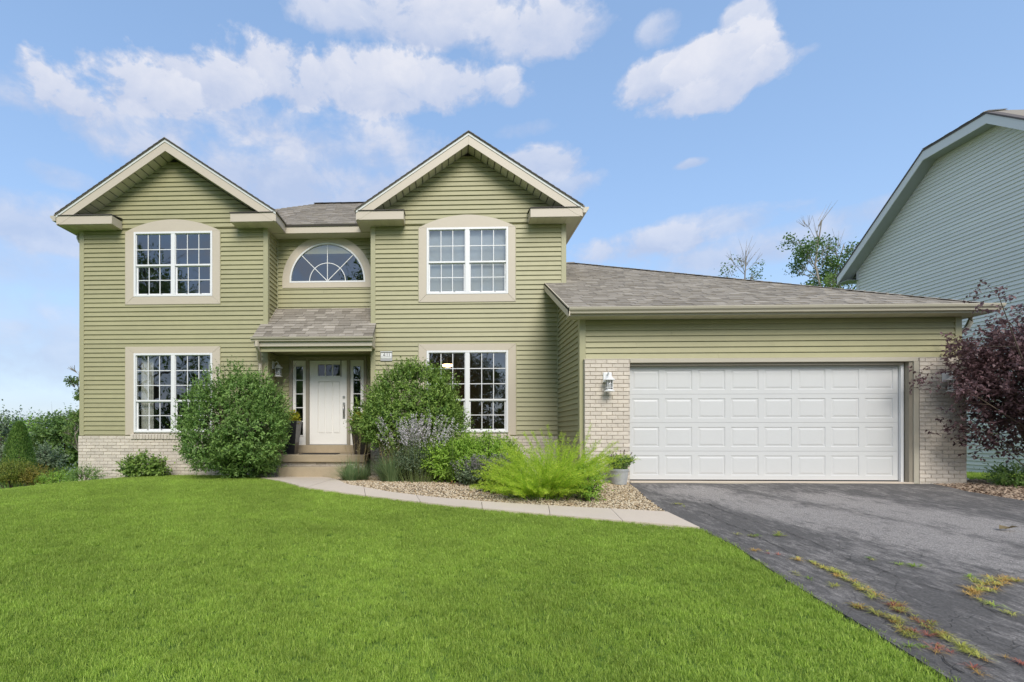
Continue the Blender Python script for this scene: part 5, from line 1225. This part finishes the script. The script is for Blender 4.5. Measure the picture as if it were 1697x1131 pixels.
# purple leaved shrub at the right
px, py = 9.80, 8.0; zb = g(px, py)
t = thing('purple_shrub', (px, py, zb), 'large purple leaved shrub at the right end of the garage', 'shrub')
mb = MB(); ends = []
for i in range(16):
    a_ = R.uniform(0, 6.283); l = R.uniform(.7, 1.7); b = Vector((px + R.uniform(-.2, .2), py + R.uniform(-.2, .2), zb)); e_ = b + Vector((math.cos(a_) * l, math.sin(a_) * l * .8, R.uniform(1.2, 3.0)))
    md = b.lerp(e_, .45) + Vector((0, 0, .3)); mb.tube([b, md, e_], [.022, .014, .004], 5)
    for _ in range(4): f = R.uniform(.35, .95); s_ = md.lerp(e_, f); e2 = s_ + Vector((R.uniform(-1, 1), R.uniform(-1, 1), R.uniform(-.1, .6))) * .5; mb.tube([s_, e2], [.006, .002], 4); ends.append(e2)
    ends.append(e_)
for (ex, ez_) in ((8.30, 1.10), (8.45, 1.25), (8.42, .98), (8.30, .14), (8.6, .05), (8.7, .45), (8.75, .95), (8.62, .75), (8.8, .65), (8.55, .9), (8.9, 1.2), (8.5, .85), (8.7, 1.1), (8.55, 1.32), (8.75, 1.4), (8.8, .25), (8.7, -.1)):
    b = Vector((px - .5, py - .05, ez_ - .5)); e_ = Vector((ex, py + .12, ez_)); mb.tube([b, b.lerp(e_, .6) + Vector((0, 0, .1)), e_], [.008, .005, .002], 4); ends.append(e_); ends.append(b.lerp(e_, .75) + Vector((0, 0, .04)))
mb.build('branch', M_bark, t)
cs_, rs_ = blobs((px + .10, py, .76), (1.50, 1.0, 1.70), 34, 91, -.6)
P, d = sample_blobs(cs_, rs_, 2600, .55); k_ = P[:, 2] > zb + .35; P, d = P[k_], d[k_]
E_ = np.array([tuple(e_) for e_ in ends]); E_ = np.repeat(E_, 12, 0) + NR.normal(0, .10, (len(ends) * 12, 3)); P = np.vstack([P, E_]); d = np.vstack([d, rdir(len(E_))])
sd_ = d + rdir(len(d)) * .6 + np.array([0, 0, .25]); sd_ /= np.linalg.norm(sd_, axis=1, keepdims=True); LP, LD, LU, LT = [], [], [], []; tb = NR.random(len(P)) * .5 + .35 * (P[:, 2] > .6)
for i in range(10): f = i / 9; LP.append(P + sd_ * .20 * (f - .3)); LD.append(rdir(len(P)) * .8 + sd_ * .5 + np.array([0, 0, -.15])); LU.append(rdir(len(P)) * .6 + np.array([0, 0, 1])); LT.append(np.clip(tb + NR.normal(0, .15, len(P)), 0, 1))
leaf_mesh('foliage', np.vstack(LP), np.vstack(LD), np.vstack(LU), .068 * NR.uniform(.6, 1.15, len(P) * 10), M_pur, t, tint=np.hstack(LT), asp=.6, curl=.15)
shrub('shrub', 'low green ground shrub beneath the purple leaved shrub', 'shrub', 9.75, 8.35, -.72, (.75, .45, .24), 2600, .065, M_l1, nl=10, seed=92, nst=6)
for i, (x, y, r_) in enumerate(((9.15, 9.3, .17), (9.45, 9.35, .11), (9.75, 9.4, .13), (9.3, 9.75, .10))):
    q = random.Random(i); mb = pebble(i + 50, 1, .8, .6); mb.v = [(x + a * r_ * 2, y + b * r_ * 2, g(x, y) + c * r_ * 2 - .02) for a, b, c in mb.v]; o = mb.build('edging_stone', M_stone, None)
    tag(o, ['largest white edging stone nearest the garage corner', 'small white edging stone right of the largest one', 'middle sized white edging stone under the purple shrub', 'smallest white edging stone behind the others on the side lawn'][i], 'stone', 'white edging stones by the side lawn')
# ---- trees
def tree(name, label, x, y, zt, r, n, size, m, seed, zb=None, trunk=.12, group=None, asp=.6, dens_=1.0, mb_=M_bark, low=.3, thick=.5, nl=18):
    zb = g(x, y) if zb is None else zb; t = thing(name, (x, y, zb), label, 'tree', group); h = zt - zb; zc = zt - r[2] * .92
    tb_ = MB(); limbs(tb_, (x, y, zb - .1), (x, y, zt - h * .08), trunk, 14, r[0] * .95, seed, gn=low); tb_.build('trunk', mb_, t, smooth=True)
    shrub_leaves('crown', (x, y, zc), r, n, size, m, t, nl=nl, seed=seed, sprout=size * 2.2, zmin=zb + .1, asp=asp, thick=thick, up=.2); return t
GT = 'trees beyond the left side of the house'
tree('tree', 'broad dense green tree behind the left corner of the house', W(108, 700, 23.5).x, 23.5, 1.55, (1.75, 1.9, 2.6), 15000, .19, M_lt, 101, group=GT, nl=24)
tree('tree', 'paler green tree rising behind the conical evergreen', W(42, 700, 29).x, 29, 1.55, (1.5, 1.6, 3.0), 6000, .24, M_brt, 102, group=GT)
tree('tree', 'thin grey green tree at the left edge of the view', W(0, 700, 20.5).x, 20.5, 1.05, (1.0, 1.2, 2.2), 2600, .18, M_sagel, 103, group=GT)
tree('tree', 'distant dark green tree between the pale tree and the broad tree', W(78, 700, 40).x, 40, 1.9, (2.6, 3, 3.2), 7000, .32, M_ltd, 104, group=GT)
tree('tree', 'small greyish young tree standing low in front of the broad tree', W(78, 760, 17.6).x, 17.6, -.35, (.62, .6, .9), 2400, .12, M_sagel, 105, group=GT)
tree('tree', 'distant tree mass far behind the left side', W(20, 700, 52).x, 52, 2.3, (8, 4, 4.2), 9000, .4, M_ltd, 106, group=GT)
# conical evergreen
x, y = W(32, 750, 15.2).x, 15.2; zb = g(x, y); t = thing('conical_evergreen', (x, y, zb), 'dark green conical evergreen behind the yellow green hedge', 'evergreen')
MB().tube([(x, y, zb - .1), (x, y, .1)], [.07, .02], 7).build('trunk', M_bark, t)
n_ = 11000; f = NR.random(n_) ** .75; a_ = NR.random(n_) * 6.283; zt = .34; R_ = .70 * (1 - f) ** .55 * np.minimum(1, f * 5 + .7) * (1 + .16 * np.sin(a_ * 5 + f * 9) * NR.random(n_)) * (1 - .3 * NR.random(n_) ** 2)
P = np.stack([x + np.cos(a_) * R_, y + np.sin(a_) * R_, zb + .05 + (zt - zb) * f], 1); leaf_mesh('foliage', P, np.stack([np.cos(a_) * .6, np.sin(a_) * .6, np.full(n_, .9)], 1) + rdir(n_) * .4, np.stack([np.cos(a_), np.sin(a_), a_ * 0 + .3], 1), .075, M_l1, t, asp=.45)
# hedge, ground plants
shrub('hedge_shrub', 'yellow green rounded shrub in orange mulch at the far left', 'shrub', W(22, 780, 11.75).x, 11.75, -.98, (.62, .5, .34), 8000, .05, LM('hedge_leaf', (.10, .17, .02), (.34, .36, .06)), nl=16, seed=111)
shrub('hedge_shrub', 'small yellow green shrub tinged orange, right of the far left rounded shrub', 'shrub', W(62, 785, 11.9).x, 11.9, -1.06, (.42, .4, .28), 3600, .05, LM('hedge_leaf_warm', (.14, .16, .02), (.42, .34, .07)), nl=12, seed=112)
o = shrub('low_perennial', 'bright green low perennials between the yellow green shrubs and the house corner', 'plant', W(100, 790, 11.2).x, 11.2, -1.08, (.62, .4, .22), 3600, .05, M_brt, nl=12, seed=113, nst=6)
# far house between the trees
HX = W(52, 715, 34).x
fh_ = thing('house', (HX, 34, -3.2), 'distant grey roofed house glimpsed between the trees at the left', 'house')
MB().box(HX - 1.6, HX + 1.6, 34, 38, -3.3, -.6).build('wall', M_sagew, fh_)
M_rg = mat('grey_roof', (.33, .34, .36), .9, nz=(2, .1)); MB().prism([(HX - 2, 33.6, -.6), (HX + 2, 33.6, -.6), (HX, 33.6, .9)], (0, 5, 0)).build('roof', M_rg, fh_)
MB().box(HX - .4, HX + .4, 33.55, 33.598, -.45, .2).build('window', M_ink, fh_)
# sparse birches beyond the garage roof
def birch(x, y, zt, spread, n, label, seed, size=.11, low=.35, grp='sparse birches beyond the garage roof', tr=.11, tw=9):
    zb = g(x, y); t = thing('birch_tree', (x, y, zb), label, 'tree', grp); q = random.Random(seed); tb_ = MB(); h = zt - zb
    ends = limbs(tb_, (x, y, zb - .1), (x + .1, y, zt), tr, 26, spread, seed, gn=low); more = []
    for e_, d_ in ends:
        for _ in range(3): e2 = e_ + (d_ * .8 + Vector((q.uniform(-.6, .6), q.uniform(-.6, .6), q.uniform(-.5, .8)))).normalized() * spread * .28; tb_.tube([e_ - d_ * .1, e2], [.008, .003], 4); more.append(e2)
    for _ in range(tw): b = Vector((x + .1, y, zt - q.uniform(0, .9))); tb_.tube([b, b + Vector((q.uniform(-.6, .6), q.uniform(-.3, .3), q.uniform(.5, 1.0)))], [.012, .003], 4)
    tb_.build('trunk', M_birch, t)
    E_ = np.array([tuple(e_) for e_ in more if e_.z < zt - .35]); E_ = E_[NR.permutation(len(E_))[:int(len(E_) * .9)]]; E_ = np.repeat(E_, n, 0) + NR.normal(0, spread * .09, (len(E_) * n, 3)); dn = rdir(len(E_)); dn[:, 2] -= .5
    tt = np.clip(NR.random(len(E_)) * .5 + .5 * (E_[:, 2] < zt - h * .22), 0, 1)
    leaf_mesh('crown', E_, dn, rdir(len(E_)), size * NR.uniform(.6, 1.2, len(E_)), M_lt, t, asp=.65, tint=tt); return t
p = W(1352, 372, 21); birch(p.x, 21, p.z + .2, 1.25, 16, 'sparse birch with a bare twiggy top beside the pale green gable', 121)
p = W(1385, 470, 22); birch(p.x, 22, W(1385, 405, 22).z, 1.3, 24, 'leafier low birch in front of the pale green gable edge', 122, low=.45)
p = W(1232, 420, 24); birch(p.x, 24, p.z, 1.3, 8, 'thin topped birch just showing over the middle of the garage roof', 123, low=.55)
p = W(132, 600, 13.2); birch(p.x, 13.2, 2.1, .42, 9, 'slender leafy sapling peeping out behind the left wall', 124, size=.07, low=.3, grp='saplings at the left', tr=.03, tw=0)
# trees across the street, behind the camera: they show in the window glass
for i, (x, y, zt, r, m) in enumerate(((-23, -15, 15.5, 5.5, M_lt), (-15, -17, 8.5, 4.0, M_ltd), (-6.5, -16, 15, 3.6, M_lt), (.5, -16, 7.6, 4.2, M_ltd), (11, -19, 8, 4.6, M_lt), (-31, -18, 12, 5, M_lt))):
    tree('street_tree', ['wide green tree', 'dark green tree', 'tall green tree', 'low dark tree', 'round green tree', 'far green tree'][i] + ' across the street, ' + ['mirrored in the upper left window', 'mirrored in the right half of the upper left window', 'mirrored in the half round window', 'mirrored in the lower right window', 'opposite the garage', 'at the far left across the street'][i], x, y, zt, (r, r, (zt + 1.5) * .44), 15000, .26, m, 130 + i, trunk=.22, group='trees across the street', thick=.6)

for i, (x, lb) in enumerate(((-30, 'farthest left'), (-24, 'second from the left'), (-18, 'third from the left'), (-12, 'fourth from the left'), (-6, 'middle'), (0, 'opposite the right gable'), (6, 'opposite the garage'), (12, 'farthest right'))):  # unseen row, added to keep bright sky out of the window reflections
    shrub('reflection_shrub', 'tall unseen shrub added across the street to darken the window reflections, ' + lb, 'shrub', x + R.uniform(-.6, .6), -13 + R.uniform(-.5, .5), 1.0 + R.uniform(0, .6), (3.6, 1.4, 3.7 + R.uniform(0, .9)), 12000, .34, M_lt, 'unseen shrubs added to darken the window reflections', seed=160 + i, nst=8, thick=.5)
# ============================================================ weeds in the cracks
def sprawl(seed):
    q = np.random.default_rng(seed); mb = MB()
    for i in range(22):
        a_ = q.uniform(0, 6.283); l = q.uniform(.03, .11); w_ = q.uniform(.0012, .0024); d = Vector((math.cos(a_), math.sin(a_), 0)); s_ = Vector((-d.y, d.x, 0)) * w_; b = d * .005; md = b + d * l * .5 + Vector((0, 0, q.uniform(.008, .03))); tp = b + d * l + Vector((0, 0, q.uniform(-.002, .02)))
        mb.add([b - s_, b + s_, md + s_, md - s_, tp], [(0, 1, 2, 3), (3, 2, 4)])
    return mb
M_w1 = LM('crabgrass', (.30, .33, .06), (.52, .50, .12), trans=.25, obj=.5); M_w2 = LM('dry_crabgrass', (.42, .25, .06), (.58, .40, .13), trans=.2, obj=.5); M_w3 = LM('red_weed', (.40, .10, .08), (.55, .22, .14), trans=.2, obj=.5); M_w4 = LM('green_weed', (.15, .27, .03), (.34, .45, .07), trans=.25, obj=.5)
def weeds(pts, wd, dens_, kinds, label, seed):
    """many small sprawling tufts along a crack, joined into one object"""
    q = random.Random(seed); P = [G(*p) for p in pts]; parts = {}
    for a, b in zip(P, P[1:]) if len(P) > 1 else [(P[0], P[0])]:
        l = max((b - a).length, .12)
        for _ in range(max(3, int(l * dens_ * .36))):
            c = a.lerp(b, q.random()); c.x += q.gauss(0, wd); c.y += q.gauss(0, wd); k_ = q.choice(kinds); mb = parts.setdefault(k_, MB()); s_ = sprawl(q.randint(0, 1 << 30)); sc = q.uniform(.4, 1.0); z = g(c.x, c.y) + .02
            for f in range(len(s_.f)): pass
            mb.tint = q.random(); mb.add([(c.x + v[0] * sc, c.y + v[1] * sc, z + v[2] * sc) for v in s_.v], s_.f)
    ms = [M_w1, M_w2, M_w3, M_w4]; al = MB(); idx = []
    for k_, mb in parts.items(): n0 = len(al.f); off_ = len(al.v); al.v += mb.v; al.f += [tuple(i + off_ for i in f) for f in mb.f]; al.t += mb.t; idx += [k_] * len(mb.f)
    o = al.build('crack_weeds', M_w1, None); o.data.materials.clear()
    for m in ms: o.data.materials.append(m)
    o.data.polygons.foreach_set('material_index', idx); tag(o, label, 'weeds', kind='stuff')
weeds([(1330, 932), (1380, 950), (1420, 975), (1465, 1002)], .022, 130, (0, 0, 0, 1), 'yellow green weeds along the upper crack left of the driveway middle', 1)
weeds([(1412, 1008), (1450, 1020), (1490, 1040), (1508, 1062)], .022, 150, (0, 0, 1), 'yellow weeds in the short crack close to the lawn edge', 2)
weeds([(1475, 1003), (1505, 1022), (1540, 1045), (1560, 1060)], .028, 150, (0, 0, 1, 1, 2), 'yellow and orange weeds in the middle of the long crack', 3)
weeds([(1560, 1060), (1595, 1080), (1628, 1100)], .016, 170, (0, 0, 0, 0, 1), 'yellow green weeds at the near end of the long crack', 4)
weeds([(1605, 992), (1640, 974), (1665, 968), (1697, 966)], .03, 150, (1, 1, 0), 'orange tinged weeds at the right edge of the driveway', 5)
weeds([(1608, 993), (1640, 1008), (1680, 1026)], .012, 70, (0, 3), 'thin line of green weeds running below the orange tinged weeds', 6)
for i, (pp, k_, lb) in enumerate((([(1450, 932), (1490, 938)], (3, 0), 'thin green weed patch in the middle of the driveway'), ([(1505, 940), (1530, 945)], (3,), 'bright green weed tuft in the middle of the driveway'), ([(1583, 957), (1608, 961)], (0, 3), 'small yellow green weed patch toward the right side of the driveway'),
        ([(1312, 956), (1328, 963)], (3, 0), 'small green weed tuft close to the lawn edge halfway down the driveway'), ([(1362, 972), (1380, 978)], (0,), 'small yellow weed tuft between the lawn and the upper crack'), ([(1215, 889), (1260, 893), (1312, 890)], (0, 3), 'faint green weeds low on the upper left driveway'),
        ([(1225, 912), (1270, 918), (1300, 924)], (1, 0, 2), 'brown and tan weeds near the path end'), ([(1120, 838), (1140, 843)], (0, 3), 'tiny weeds by the gravel and path corner'), ([(1530, 1083), (1545, 1086)], (3,), 'bright green weed tuft on the lawn edge at the lower right'))): weeds(pp, .03, 60, k_, lb, 20 + i)
for i, (pp, lb) in enumerate((([(1538, 1070), (1560, 1080), (1590, 1095)], 'red weeds beside the near end of the long crack'), ([(1605, 1112), (1640, 1125)], 'red weeds at the bottom edge of the picture'), ([(1675, 1103), (1697, 1112)], 'red weeds at the bottom right corner'), ([(1510, 1050), (1530, 1060)], 'small red weeds at the lower end of the short crack'))): weeds(pp, .03, 90, (2, 2, 1), lb, 40 + i)
t = thing('fallen_leaf', tuple(G(1665, 882)), 'curled dry brown leaf lying on the right side of the driveway', 'leaf'); p = G(1665, 882)
leaf_mesh('blade', np.array([[p.x - .06, p.y, p.z + .03], [p.x, p.y, p.z + .03]]), np.array([[1, .1, .2], [1, -.3, .35]]), np.array([[0, -.3, 1.], [0, .4, 1.]]), .12, M_tan, t, asp=.7, fold=.5)
